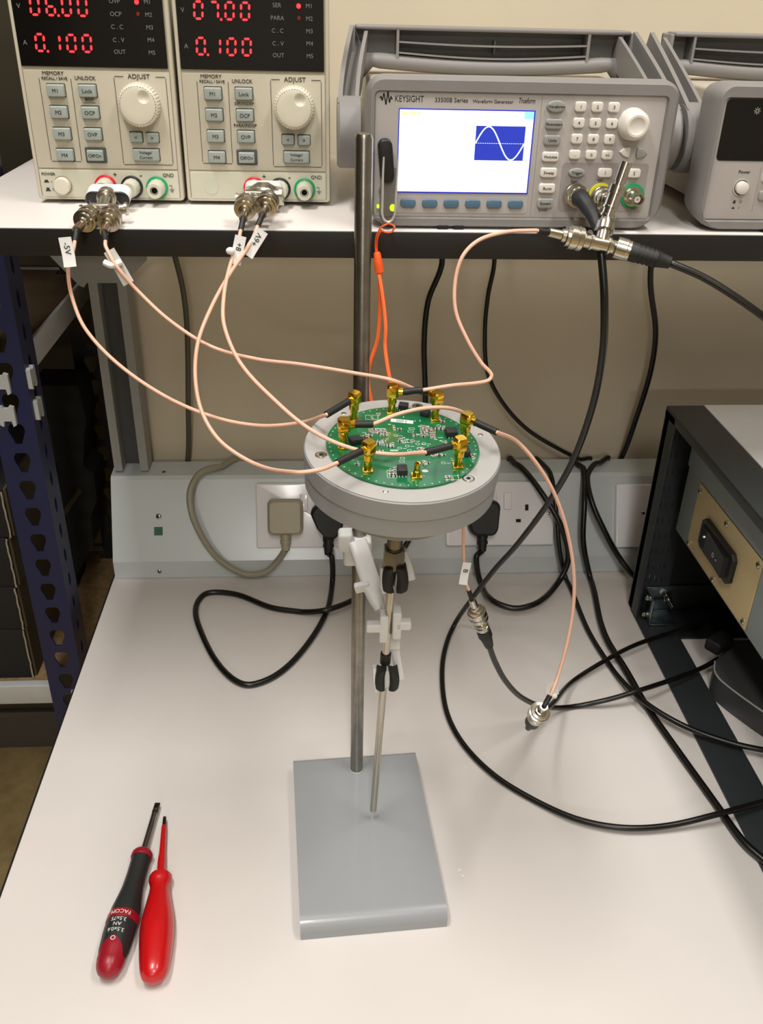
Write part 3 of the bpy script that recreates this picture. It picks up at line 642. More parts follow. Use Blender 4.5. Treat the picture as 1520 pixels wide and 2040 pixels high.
def pad(cx, cy, wpx, hpx, Y, sgn, tilt=0):
    c = P(cx, cy, Y); b = MB(Matrix.Translation(c) @ Matrix.Rotation(math.radians(tilt), 4, 'Y'))
    w2 = wpx / 2 * .00037; h2 = hpx / 2 * .00043; n = 10; L = []
    for k in range(7):
        f = -1 + 2 * k / 6; lp_ = []
        for i in range(n):                                   # bulging outer face
            a = i / (n - 1); x = (-1 + 2 * a) * w2; lp_.append((x + sgn * .0012 * (1 - f * f), -.0042 * math.sin(PI * (.15 + .7 * a)) - .0012, f * h2 + (.0016 if f > 0 else -.0016) * abs(f) * (a if sgn > 0 else 1 - a) * -1))
        for i in range(n):
            a = 1 - i / (n - 1); x = (-1 + 2 * a) * w2 * .96; lp_.append((x + sgn * .0012 * (1 - f * f), .0035 - .0020 * math.sin(PI * a), f * h2))
        L.append(lp_)
    b.loft(L); return b.build('rubber_pad', 'blackrub', cl)
y1 = AX(.116).y - .0055; y2 = AX(.200).y - .0055
pad(775, 1151, 22, 52, y1, -1, 1); pad(799, 1151, 22, 52, y1, 1, -4)
pad(759, 1350, 20, 50, y2, -1, 2); pad(783, 1350, 20, 50, y2, 1, -2)
MB().lathe([(0, .0043), (.010, .0043)], AX(.191), -DN, 20).build('rubber_collar', 'blackrub', cl)
b = MB(); slab(b, [P(771, 1333, y2 + .001), P(771, 1366, y2 + .001)], .0022, .0022, .001)
b.build('jaw_core', 'whitecl', cl)

# ------------------------------------------------------------------ braided coax leads
def mcx(parent, k, target, h0=.0085):
    """right-angle gold plug on jack k, its barrel pointing at world point target; returns the barrel end"""
    u, v = JK[k]; P0 = B(u, v, h0 * K); T = Vector(target) - B(u, v, .016 * K); T -= DN * T.dot(DN); T.normalize(); S = DN.cross(T)
    X = frame(P0, T, S, DN) @ Matrix.Scale(1.14, 4); b = MB(X)
    b.lathe([(0, .0029), (.0036, .0029), (.0042, .0024)], seg=20)
    L = []
    for z, k_ in ((.0040, .86), (.0050, 1), (.0108, 1), (.0118, .82)):
        L.append([(a * k_, c * k_, z) for a, c in ((-.0034, -.0022), (-.0022, -.0034), (.0022, -.0034), (.0036, -.0022), (.0036, .0022), (.0022, .0034), (-.0022, .0034), (-.0034, .0022))])
    b.loft(L); b.lathe([(.003, .0024), (.0062, .0024)], (0, 0, .0078), (1, 0, 0), 16)
    b.build('right_angle_plug', 'gold', parent)
    return X @ Vector((.0055, 0, .0078)), T
def flag(parent, P0, ex, ey, w_, h_, txt=None, m='tag', fold=.25, size=.0055, rot=0):
    """folded paper or nylon label: a thin sheet with a bend"""
    ex, ey = Vector(ex).normalized(), Vector(ey); ey = (ey - ex * ey.dot(ex)).normalized(); n = ex.cross(ey); X = frame(P0, ex, ey, n); b = MB(X)
    yb = h_ * (-.12); pr = [(-w_ / 2, h_ / 2, 0), (w_ / 2, h_ / 2, 0), (w_ / 2, yb, 0), (w_ / 2, -h_ / 2, fold * h_ * .4), (-w_ / 2, -h_ / 2, fold * h_ * .4), (-w_ / 2, yb, 0)]
    T_ = .0004; v = pr + [(a, b_, c - T_) for a, b_, c in pr]
    b._add(v, [(0, 5, 2, 1), (5, 4, 3, 2), (6, 7, 8, 11), (11, 8, 9, 10)] + [(i, (i + 1) % 6, 6 + (i + 1) % 6, 6 + i) for i in range(6)])
    o = b.build('label_flag', m, parent)
    if txt: MB(X @ Matrix.Translation((0, h_ * .12, .00015)) @ Matrix.Rotation(math.radians(rot), 4, 'Z')).text(txt, size, 0, 0, depth=.00012).build('handwriting', 'ink', o)
    return o
toC = lambda p: (Vector((0, 0, CAM_H)) - p).normalized()
PK = .00138
def coax(key, label, via, sl, bncP=None, bncD=None, boot=None):
    """via: points from the end of the plug sleeve to the far plug; sl: pixel point where the black sleeve ends"""
    t = thing('coax_cable', label, 'cable', B(*JK[key]), 'pink braided coax leads')
    d_ = ray(sl[0], sl[1]); o_ = Vector((0, 0, CAM_H)); e = o_ + d_ * (((DC + DN * (BZ + {'B': .0195, 'C': .0125}.get(key, .0168)) - o_).dot(DN)) / d_.dot(DN)); a, T = mcx(t, key, e)
    sleeve(t, [a - T * .001, a + T * .003, a.lerp(e, .55), e], .0024)
    P_ = [e - (e - a).normalized() * .003, e] + [pt(q, PK) for q in via]
    if bncP is not None:
        bp, bd = Vector(bncP), Vector(bncD).normalized(); bnc_male(t, bp, bd, m='nickeldk' if key in 'ACEF' else 'nickel'); q = bp + bd * .024
        e2 = q + (P_[-1] - q).normalized() * .010
        sleeve(t, [bp + bd * .021, q + bd * .001, q.lerp(e2, .5), e2], .0021, name='end_sleeve'); P_.append(e2)
    MB().tube(P_, PK, 12, 12).build('braided_cord', 'pink', t)
    return t
# banana adapters on the two supplies, their twin sockets face the viewer
def adapter(label, cx, cz, y0, ctr, jl, jr, bare):
    """cx, cz: centre of the block between the posts; jl, jr: world centres of the two forward jacks"""
    t = thing('bnc_adapter', label, 'connector adapter', (cx, y0, cz), 'plug adapters on the power supplies')
    tq = math.radians(15); X = frame((cx, y0, cz), (1, 0, 0), (0, -math.sin(tq), math.cos(tq)), (0, -math.cos(tq), -math.sin(tq)))
    if not bare:
        MB(X).prism(rrect(-.0170, .0170, -.0065, .0065, .0064, 6), 0, .014, .0008).build('block', 'blackpl', t)
        MB(X).prism(rrect(-.0172, .0172, -.0067, .0068, .0066, 6), .0006, .0128).build('wrap_label', 'tag', t)
        for s in (-1, 1):
            MB(X).loft([[(s * .0108 + q * math.cos(a_), -.0003 + q * math.sin(a_), z_) for a_ in [PI * 1.0 + .9 * PI * j / 11 for j in range(12)] + [PI * 1.9 - .9 * PI * j / 11 for j in range(12)]] for q, z_ in ((.0026, .0138), (.0032, .0142))], X=None).build('contact_ring', 'chrome', t)
        MB(X @ frame((0, .0068, .007), (1, 0, 0), (0, 0, -1), (0, 1, 0))).box(-.004, .001, -.0034, -.0029, 0, .0001).box(-.005, .005, .0005, .0009, 0, .0001).box(-.003, .003, .0037, .0041, 0, .0001).build('small_print', 'inkgrey', t)
    else:
        MB(X).prism([(-.0165, -.0035), (-.010, .0050), (-.004, .0088), (.004, .0088), (.010, .0050), (.0165, -.0035), (.0165, -.006), (-.0165, -.006)], 0, .010, .001).build('flange', 'nickeldk', t)
        MB(X).prism(rrect(-.0150, .0150, -.0075, .0055, .004, 4), -.010, -.0005).build('block', 'tag2', t)
    bar_c = (Vector(jl) + Vector(jr)) / 2 + Vector((0, .010, .002))
    c_ = Vector((cx, y0 - .014, cz - .001)); d_ = bar_c - c_
    MB().lathe([(-.001, .0078), (.004, .0076), (.0042, .0066), (.0075, .0064), (.0078, .0052), (d_.length, .0046)], c_, d_, 28).build('centre_barrel', 'nickeldk', t)
    ax = (Vector(jr) - Vector(jl)).normalized()
    b = MB(); b.cyl(bar_c - ax * .0155, bar_c + ax * .0165, .0036, seg=20).box(-.010, .010, -.0034, .0034, -.0044, .0044, .0008, X=Matrix.Translation(bar_c))
    b.cyl(bar_c + ax * .0165, bar_c + ax * .0185, .0048, seg=20).cyl(bar_c - ax * .0165, bar_c - ax * .0150, .0044, seg=20)
    b.build('cross_body', 'nickeldk', t)
    for j in (jl, jr):
        j = Vector(j); MB().lathe([(0, .0058), (.004, .0058), (.0042, .0048), (.0100, .0048)], j + Vector((0, .0085, .0012)), (0, -1, -.14), 24).build('jack', 'nickeldk', t)
JL1, JR1 = at_y(178, 430, .694), at_y(222, 428, .694)
JL2, JR2 = at_y(491, 405, .700), at_y(535, 400, .700)
PY = .776
adapter('black block adapter with a white wrap label and twin nickel jacks', -.1685, .5415, .753, None, JL1, JR1, False)
adapter('bare metal adapter with twin nickel jacks on the power supply showing 07.00', -.0475, .5425, .753, None, JL2, JR2, True)
bd = Vector((.06, -1, -.06))
coax('A', 'pink coax tagged with writing, on the outer jack of the black block adapter',
     [(600, 842, .575), (520, 848, .588), (430, 832, .60), (330, 790, .615), (235, 725, .63), (170, 655, .645), (143, 590, .655), (136, 535, .652), (146, 498, .657)], (650, 826, .556), JL1, bd + Vector((-.25, 0, -.15)))
coax('C', 'pink coax crossing before the tall rod to the inner jack of the black block adapter',
     [(780, 757, .580), (710, 744, .59), (600, 726, .605), (510, 715, .62), (420, 690, .63), (340, 640, .64), (275, 580, .65), (232, 530, .650), (211, 492, .657)], (830, 777, .572), JR1, bd + Vector((-.12, 0, -.25)))
coax('F', 'pink coax with the widest low loop, on the inner jack of the metal adapter',
     [('b', 640, 935, .0120), ('b', 590, 941, .0090), (510, 925, .53), (440, 880, .55), (402, 820, .57), (389, 750, .585), (395, 680, .60), (422, 610, .62), (455, 550, .64), (500, 482, .661)], (672, 922, .500), JR2, bd + Vector((-.2, 0, -.15)))
coax('E', 'pink coax lying across the board, on the outer jack of the metal adapter',
     [(780, 905, .515), (700, 893, .52), (620, 857, .535), (550, 800, .555), (480, 725, .58), (447, 650, .60), (446, 590, .62), (458, 530, .648), (474, 484, .661)], (848, 901, .508), JL2, bd + Vector((-.1, 0, -.2)))
# tags on those leads
ts = {o['label'][:40]: o for o in bpy.data.objects if o.name.startswith('coax_cable') and o.parent is None}
tl = list(ts.values())
p = at_y(135, 502, .646); flag(tl[0], p, (1, 0, .1), (0, .1, 1), .0088, .0200, '-5V', rot=-90, size=.0058)
p = at_y(237, 532, .655); flag(tl[1], p, (.85, 0, .45), (-.5, .1, .9), .0085, .0260, None, 'tag2', .1)
p = at_y(226, 527, .653); MB().tube([p + Vector((-.006, 0, .0015)), p + Vector((-.001, -.002, 0)), p + Vector((.006, 0, .002))], .0024, 8, 4).build('tie_knot', 'tag', tl[1])
p = at_y(508, 484, .660); flag(tl[2], p, (.8, 0, -.55), (.5, .1, .9), .0085, .0210, '+6V', rot=90, size=.0058)
p = at_y(474, 498, .654); flag(tl[3], p, (.95, 0, -.25), (.25, .1, 1), .0080, .0200, '+8', rot=-90, size=.0055)
p = at_y(459, 500, .652); MB().ball(p, .0030, (1.1, .7, .9)).build('tie_knot', 'tag', tl[3])

# the lead to the waveform generator
TEE_L = at_y(1140, 474, .640); TEE_R = at_y(1232, 494, .640); tdir = (TEE_R - TEE_L).normalized()
coax('B', 'pink coax sharply kinked in the air on its way to the hanging metal tee',
     [(900, 768, .580), (950, 763, .59), (974, 757, .595), (979, 746, .597), (958, 722, .60), (930, 675, .605), (908, 620, .612), (907, 560, .618), (922, 510, .622), (955, 478, .628), (1010, 462, .634), (1066, 459, .637)], (843, 777, .570), at_y(1160, 477, .640), -tdir)
# D: to the barrel near the rack; G: over the rim down to the mated pair
D_P = at_y(1070, 1426, .530); D_dir = (toC(D_P) * .92 + RGT * .22 + UPV * .30).normalized()
tD = coax('D', 'pink coax leaving the board towards the rack, ending in the lowest nickel plug',
     [(1030, 880, .545), (1070, 925, .548), (1105, 985, .55), (1130, 1060, .55), (1143, 1140, .548), (1142, 1210, .545), (1130, 1280, .540), (1112, 1345, .532), (1100, 1378, .524)], (990, 861, .540), D_P, D_dir)
p = at_y(1099, 1372, .527); flag(tD, p, (1, .3, 0), (.1, .2, .8), .0115, .0110, None, 'tag2', .3)
MB().tube([p + Vector((-.003, -.002, -.006)), p + Vector((0, -.003, -.004)), p + Vector((.003, -.002, -.006))], .0022, 8, 4).build('tie_knot', 'tag', tD)
G_P = at_y(955, 1234, .625); G_dir = (at_y(938, 1188, .622) - G_P).normalized()
tG = coax('G', 'pink coax arching over the board, hanging behind the housing with a letter tag',
     [(790, 826, .545), (840, 814, .550), (885, 812, .556), (918, 820, .57), (945, 838, .598), (951, 872, .622), (941, 940, .630), (926, 1010, .626), (923, 1060, .628), (924, 1115, .628), (928, 1160, .626)], (743, 845, .528), G_P, G_dir)
p = at_y(926, 1142, .624); flag(tG, p, (1, 0, -.15), (.12, .1, 1), .0072, .0200, 'B', rot=-90, size=.0060)

# ---- thick black bnc leads
def bnc_boot(parent, P_, d, L=.034, r=.0072):
    b = MB(); pr = [(0, r)]
    for i in range(5): pr += [(.006 + i * .0032, r * (.98 - i * .02)), (.0062 + i * .0032, r * (.90 - i * .02)), (.0074 + i * .0032, r * (.90 - i * .02)), (.0076 + i * .0032, r * (.97 - i * .02))]
    pr += [(L * .72, r * .80), (L, r * .60), (L + .0005, r * .45)]
    return MB().lathe(pr, P_, d, 20).build('boot', 'blackrub', parent)
# sync lead
t = thing('coax_cable', 'thickest black coax, sweeping from the waveform generator round the bench', 'cable', at_y(1150, 388, .70), 'black coax leads')
p0 = at_y(1146, 388, .690); d0 = (at_y(1160, 398, .676) - p0).normalized()
bnc_male(t, p0 - d0 * .004, d0, m='nickeldk'); q = p0 + d0 * .008
q2 = at_y(1182, 432, .660)
MB().tube([q, q + d0 * .006, q.lerp(q2, .6) + Vector((0, 0, .001)), q2, at_y(1192, 462, .650)], lambda s: .0066 - .0030 * s, 16, 6).build('boot', 'blackrub', t)
cord(t, [at_y(1190, 455, .652), (1199, 520, .64), (1204, 600, .632), (1201, 700, .638), (1180, 810, .66), (1140, 920, .70), (1090, 1005, .745), (1030, 1085, .79), (985, 1135, .825), (938, 1196, .858), (905, 1245, 'd', .004), (885, 1300, 'd'), (881, 1360, 'd'), (892, 1425, 'd'), (925, 1485, 'd'), (985, 1545, 'd'), (1060, 1592, 'd'), (1150, 1632, 'd', .002), (1240, 1649, 'd', .004), (1330, 1645, 'd', .005), (1430, 1622, 'd', .010), (1520, 1597, 'd', .008), (1600, 1570, 'd', .008)], .00295)
# tee stack on channel 1
t = thing('bnc_tee', 'nickel barrel tee on the yellow ringed jack of the waveform generator', 'connector tee', at_y(1196, 395, .69))
j1 = at_y(1197, 393, .690); j2 = at_y(1215, 400, .668)
tt, tb = at_y(1248, 322, .662), at_y(1202, 452, .655); td = (tb - tt).normalized(); L_ = (tb - tt).length
bnc_male(t, j1, (j2 - j1).normalized(), name='collar', L=.016)
b = MB(); b.lathe([(0, .0038), (.0005, .0044), (.014, .0044), (.0142, .0036), (.0165, .0036), (.0167, .0064), (.0225, .0064), (.0228, .0056), (.031, .0056), (.0312, .0062), (.0328, .0062), (.033, .0052), (L_ * .80, .0052), (L_ * .80 + .0002, .0060), (L_ * .80 + .0018, .0060), (L_ * .80 + .002, .0048), (L_, .0044)], tt, td, 28)
b.build('barrel', 'nickel', t)
X = axis_frame(tt, td)
for k in (.0195, .032):
    for s in (0, PI): MB(X).cyl((.0055 * math.cos(s), .0055 * math.sin(s), k), (.0076 * math.cos(s), .0076 * math.sin(s), k), .0011, seg=10).build('bayonet_pin', 'nickel', t)
bnc_c = at_y(1206, 448, .650)
t = thing('bnc_tee', 'nickel tee hanging below the shelf edge between the pink coax and a black boot', 'connector tee', TEE_L.lerp(TEE_R, .5))
mid = TEE_L.lerp(TEE_R, .62)
b = MB(); up_ = (bnc_c - mid).normalized(); LB = (TEE_R - TEE_L).length
b.lathe([(LB * .10, .0048), (LB * .36, .0048), (LB * .37, .0056), (LB * .42, .0056), (LB * .43, .0048), (LB * .74, .0052), (LB * .75, .0060), (LB * .80, .0060), (LB * .81, .0048), (LB, .0048)], TEE_L, tdir, 28)
b.build('cross_body', 'nickel', t)
MB().lathe([(0, .0048), (.010, .0048), (.0102, .0070), (.016, .0070), (.0162, .0058), (.019, .0055)], mid, up_, 36, lobes=1, lobe=.02).build('collar', 'nickel', t)
t = thing('coax_cable', 'black coax with a ribbed boot leaving the hanging tee above the rack', 'cable', TEE_R, 'black coax leads')
rd = (at_y(1330, 522, .628) - TEE_R).normalized()
MB().lathe([(0, .0070), (.0005, .0076), (.008, .0076), (.0085, .0070), (.0105, .0070)], TEE_R - rd * .002, rd, 36, lobes=1, lobe=.02).build('bnc_plug', 'nickel', t)
bnc_boot(t, TEE_R + rd * .008, rd, .030, .0070)
cord(t, [TEE_R + rd * .036, (1340, 526, .626), (1400, 552, .62), (1460, 588, .612), (1520, 630, .605), (1600, 690, .60), Vector((.43, .60, .385)), Vector((.52, .62, .305)), Vector((.60, .66, .2852)), Vector((.74, .72, .2852))], .0027)

# mated pair on the bench near the loop
t = thing('coax_cable', 'black coax with a tapered boot joined to the pink coax with the letter tag', 'cable', G_P, 'black coax leads')
gd = (at_y(978, 1296, .640) - G_P).normalized()
b = MB(); b.lathe([(-.002, .0048), (.0045, .0048), (.0047, .0064), (.0062, .0064), (.0064, .0052), (.0085, .0052), (.0087, .0066), (.0130, .0066), (.0132, .0056), (.0165, .0056)], G_P, gd, 24); b.build('bnc_jack', 'nickel', t)
MB().lathe([(0, .0064), (.010, .0066), (.0102, .0060), (.028, .0040), (.0285, .0030)], G_P + gd * .0155, gd, 20).build('boot', 'blackrub', t)
cord(t, [G_P + gd * .042, (986, 1318, .650), (1008, 1358, .668), (1040, 1390, .690), (1085, 1408, .715), (1140, 1408, 'd'), (1210, 1394, 'd', .010), (1272, 1376, 'd', .018), (1350, 1350, 'd', .011), (1400, 1330, 'd', .008), (1432, 1312, 'd', .012)], .0028)
# second plug on the bench
t = thing('coax_cable', 'black coax whose boot points down below the lowest nickel plug', 'cable', D_P, 'black coax leads')
nd = -D_dir
MB().lathe([(-.004, .0048), (.004, .0050), (.0042, .0064), (.007, .0064)], D_P, nd, 24).build('bnc_jack', 'nickel', t)
MB().lathe([(0, .0062), (.012, .0062), (.016, .0050), (.018, .0035)], D_P + nd * .006, nd, 20).build('boot', 'blackrub', t)
e_ = D_P + nd * .022
cord(t, [e_, e_ + nd * .012, at_y(1062, 1436, .60), at_y(1078, 1424, .65), at_y(1104, 1398, .70), (1140, 1358, 'd', .006), (1190, 1325, 'd', .008), (1250, 1292, 'd', .010), (1300, 1272, 'd', .009), (1345, 1258, 'd', .008), (1400, 1240, 'd', .008)], .0027)

# ------------------------------------------------------------------ bench power supplies
SEG7 = {'0': 'abcdef', '1': 'bc', '6': 'acdefg', '7': 'abc', '5': 'acdfg'}
def digit(b, ch, u, v, wd, ht, z, th=.0012, sl=.06):
    for s in SEG7[ch]:
        a = {'a': ((-1, 1), (1, 1)), 'b': ((1, 1), (1, 0)), 'c': ((1, 0), (1, -1)), 'd': ((-1, -1), (1, -1)), 'e': ((-1, 0), (-1, -1)), 'f': ((-1, 1), (-1, 0)), 'g': ((-1, 0), (1, 0))}[s]
        p0 = Vector((a[0][0] * wd / 2, a[0][1] * ht / 2)); p1 = Vector((a[1][0] * wd / 2, a[1][1] * ht / 2)); d = (p1 - p0).normalized(); n = Vector((-d.y, d.x)); p0 += d * th * .55; p1 -= d * th * .55
        poly = [p0, p0 + d * th * .5 + n * th * .5, p1 - d * th * .5 + n * th * .5, p1, p1 - d * th * .5 - n * th * .5, p0 + d * th * .5 - n * th * .5]
        b.prism([(u + q.x + sl * q.y, v + q.y) for q in poly], z, z + .0002)
def psu(x0, label, second):
    t = thing('power_supply', label, 'power supply', (x0 + .058, PY + .12, ZS), 'bench power supplies')
    W_ = .1176; Ht = .166
    X = frame((x0, PY, ZS), (1, 0, 0), (0, 0, 1), (0, -1, 0))     # x across, y up, z out of the front
    MB().box(x0 + .002, x0 + W_ - .002, PY + .012, PY + .235, ZS + .007, ZS + Ht - .003, .002).build('case', 'cream', t)
    for fx in (.02, W_ - .02):
        for fy in (.03, .20): MB().lathe([(0, .008), (.0068, .009)], (x0 + fx, PY + fy, ZS + .0002), (0, 0, 1), 16).build('foot', 'blackrub', t)
    b = MB(X); P0 = rrect(0, W_, .0030, Ht, .003, 4); P1 = rrect(.0006, W_ - .0006, .0036, Ht - .0006, .003, 4); P2 = rrect(.0028, W_ - .0028, .0050, Ht - .003, .0015, 4)
    b.loft([[(u, v, -.012) for u, v in P0], [(u, v, -.001) for u, v in P0], [(u, v, 0) for u, v in P1], [(u, v, 0) for u, v in P2], [(u, v, -.0012) for u, v in P2]])
    b.build('front_bezel', 'cream', t)
    b = MB(X); b.prism(rrect(.0032, W_ - .0036, .0275, .0985, .001, 3), -.0011, -.0002, .0002); b.build('control_panel', 'cream', t)
    MB(X).prism(rrect(.0036, W_ - .0036, .0045, .0262, .001, 3), -.0011, 0, .0003).build('terminal_panel', 'cream2', t)
    MB(X).prism(rrect(.0032, W_ - .0042, .1010, .1620, .0004, 2), -.0011, .0004).build('display_window', 'window', t)
    win = [o for o in t.children if o.name.startswith('display_window')][0]
    for row, (s, v) in enumerate((('0700' if second else '0600', .1410), ('0100', .1170))):
        for i, ch in enumerate(s):
            u = (.0196 + i * .0116); b = MB(X); digit(b, ch, u, v, .0060, .0112, .0006, .0015)
            if (row == 0 and i == 1) or (row == 1 and i == 0): b.lathe([(.0006, .0009), (.0008, .0009)], (u + .0050, v - .0058, 0), (0, 0, 1), 10)
            b.build('red_digit', 'led', win)
    b = MB(X @ Matrix.Translation((0, 0, .0005)))
    b.text('V', .0046, .0078, .1408).text('A', .0046, .0085, .1167)
    b.build('unit_lettering', 'inkgrey', win); b = MB(X @ Matrix.Translation((0, 0, .0005)))
    for s, v in zip(('SER', 'PARA', 'C . C', 'C . V', 'OUT') if second else ('OVP', 'OCP', 'C . C', 'C . V', 'OUT'), (.1454, .1370, .1285, .1198, .1118)): b.text(s, .0042, .0783, v)
    g_m = MB(X @ Matrix.Translation((0, 0, .0005)))
    for i, v in enumerate((.1454, .1370, .1286, .1203, .1117)): g_m.text('M%d' % (i + 1), .0042, .1025, v)
    b.build('status_lettering', 'inkgrey', win); g_m.build('memory_lettering', 'inkgrey', win)
    MB(X).lathe([(.0005, .0017), (.0012, .0014)], (.0946, .1453, 0), (0, 0, 1), 14).build('indicator', 'led', win)
    MB(X).lathe([(.0005, .0014), (.0010, .0011)], (.0947, .1373, 0), (0, 0, 1), 14).build('indicator', 'leddim', win)
    # printed legend
    b = MB(X @ Matrix.Translation((0, 0, -.0001)))
    b.text('MEMORY', .0038, .0256, .0962, sx=1.05).text('RECALL / SAVE', .0030, .0262, .0926).text('UNLOCK', .0038, .0494, .0932).text('ADJUST', .0047, .0905, .0950, sx=1.05)
    if second: b.text('SER/INDEP', .0033, .0502, .0772).text('PARA/INDEP', .0033, .0502, .0612)
    else: b.text('BEEP', .0034, .0507, .0780); b.box(.0462, .0552, .0758, .0761, 0, .0002)
    def line(x0_, x1_, y0_, y1_): b.box(min(x0_, x1_) - .00018, max(x0_, x1_) + .00018, min(y0_, y1_) - .00018, max(y0_, y1_) + .00018, 0, .0002)
    line(.0146, .0146, .0335, .0925); line(.0386, .0386, .0335, .0925); line(.0152, .0380, .0325, .0325)
    line(.0715, .0715, .0318, .0940); line(.1110, .1110, .0318, .0940); line(.0722, .1104, .0308, .0308); line(.0722, .0785, .0950, .0950); line(.1035, .1104, .0950, .0950)
    b.build('printed_legend', 'ink', t)
    b = MB(X @ Matrix.Translation((0, 0, .0001)))
    b.text('+', .0058, .0635, .0228).text('-', .0070, .0842, .0228).text('GND', .0040, .1062, .0228)
    b.box(.1062, .1082, .0148, .0151, 0, .0002).box(.1081, .1084, .0120, .0151, 0, .0002).box(.1064, .1101, .0117, .0120, 0, .0002).box(.1070, .1095, .0107, .0110, 0, .0002).box(.1076, .1089, .0098, .0101, 0, .0002)
    if not second:
        b.text('POWER', .0031, .0105, .0226)
        b.box(.0062, .0102, .0162, .0170, 0, .0002).box(.0070, .0094, .0170, .0183, 0, .0002).box(.0121, .0124, .0160, .0175, 0, .0002)
        b.box(.0065, .0105, .0095, .0103, 0, .0002).box(.0073, .0097, .0103, .0122, 0, .0002); ringm(b, 13.2, 10.8, 1.1, .0003)
    b.build('terminal_legend', 'ink', t)
    # keys
    def key(u, v, w_, h_, txt, size=.0036, two=None, m='btn'):
        k = MB(X); k.prism(rrect(u - w_ / 2, u + w_ / 2, v - h_ / 2, v + h_ / 2, .0008, 3), -.0004, .0036, .0009); ko = k.build('button', m, t)
        g = MB(X @ Matrix.Translation((0, 0, .0036)))
        if two: g.text(txt, size, u, v + .0019).text(two, size, u, v - .0018)
        else: g.text(txt, size, u, v - .0002)
        g.build('lettering', 'ink', ko)
        MB(X).prism(rrect(u - w_ / 2 - .0005, u + w_ / 2 + .0005, v - h_ / 2 - .0005, v + h_ / 2 + .0006, .0009, 3), -.0006, -.00005).build('button_gap', 'ink', ko)
    for i, v in enumerate((.0843, .0690, .0533, .0377)): key(.0265, v, .0134, .0088, 'M%d' % (i + 1), .0040)
    for s, v in (('Lock', .0845), ('OCP', .0690), ('OVP', .0533)): key(.0505, v, .0134, .0088, s, .0040)
    MB(X).prism(rrect(.0421, .0588, .0317, .0435, .0012, 3), -.0004, .0006, .0003).build('button_frame', 'btnframe', t)
    key(.0503, .0376, .0128, .0082, 'Off/On', .0036)
    key(.0840, .0516, .0096, .0072, '<', .0040); key(.0968, .0514, .0096, .0072, '>', .0040); key(.0905, .0385, .0206, .0088, 'Voltage/', .0031, 'Current')
    # rotary knob with a finger dimple
    kx, ky = .0895, .0755; R_ = .0160; n = 80; b = MB(X @ Matrix.Translation((kx, ky, 0)))
    b.lathe([(-.0004, R_ * .97), (.008, R_ * .96), (.0095, R_ * .93), (.0106, R_ * .87), (.0109, R_ * .84), (.0080, R_ * .80)], seg=n, lobes=1, lobe=.035)
    ko = b.build('rotary_knob', 'knob', t)
    cv = []; nr, na = 34, 72
    for i in range(nr + 1):
        r_ = R_ * .84 * (1 - i / nr) + 1e-5
        for j in range(na):
            a_ = 2 * PI * j / na; xx, yy = r_ * math.cos(a_), r_ * math.sin(a_); dd = math.hypot(xx - .0050, yy - .0062) / .0046
            z_ = .0116 - .0006 * (r_ / (R_ * .84)) ** 6 - (.0022 * (1 - dd * dd) if dd < 1 else 0); cv.append((xx, yy, z_))
    cm = MB(X @ Matrix.Translation((kx, ky, 0))); cm._add(cv, [(i * na + j, i * na + (j + 1) % na, (i + 1) * na + (j + 1) % na, (i + 1) * na + j) for i in range(nr) for j in range(na)])
    cm.build('knob_cap', 'knob', ko)
    # terminals
    def post(u, v, ring, hole):
        MB(X).lathe([(0, .0088), (.0018, .0088), (.0022, .0080)], (u, v, 0), (0, 0, 1), 32).build('post_ring', ring, t)
        b = MB(X); b.lathe([(.0015, .0072), (.009, .0069), (.0092, .0066), (.0160, .0063), (.0168, .0057)] + ([(.0168, .0034), (.0090, .0032)] if hole else [(.0170, .001)]), (u, v, 0), (0, 0, 1), 12); po = b.build('binding_post', 'cream2', t)
        if hole: MB(X).lathe([(.0092, .0029), (.0098, .0028)], (u, v, 0), (0, 0, 1), 20).build('post_socket', 'void', po); MB(X).lathe([(.0095, .0029), (.0150, .0029), (.0150, .0023), (.0095, .0023)], (u, v, 0), (0, 0, 1), 20, cap0=False, cap1=False).build('post_sleeve', 'nickel', po)
    post(.0552, .0140, 'red', False); post(.0762, .0136, 'blackpl', False); post(.0965, .0134, 'green', True)
    if second: MB(X).lathe([(.0001, .0060), (.0003, .0060)], (.0201, .0145, 0), (0, 0, 1), 28).build('blank_spot', 'blankspot', t)
    else:
        MB(X).lathe([(0, .0078), (.0008, .0078), (.0008, .0072), (.0004, .0070)], (.0210, .0142, 0), (0, 0, 1), 32, cap1=False).build('button_surround', 'cream', t)
        MB(X).lathe([(0, .0068), (.0052, .0066), (.0062, .0058), (.0065, .0030)], (.0210, .0142, 0), (0, 0, 1), 32).build('power_button', 'knob', t)
    return t
psu(-.2317, 'cream bench power supply showing 06.00 volts, with a round power button', False)
psu(-.1115, 'cream bench power supply showing 07.00 volts, next to the waveform generator', True)

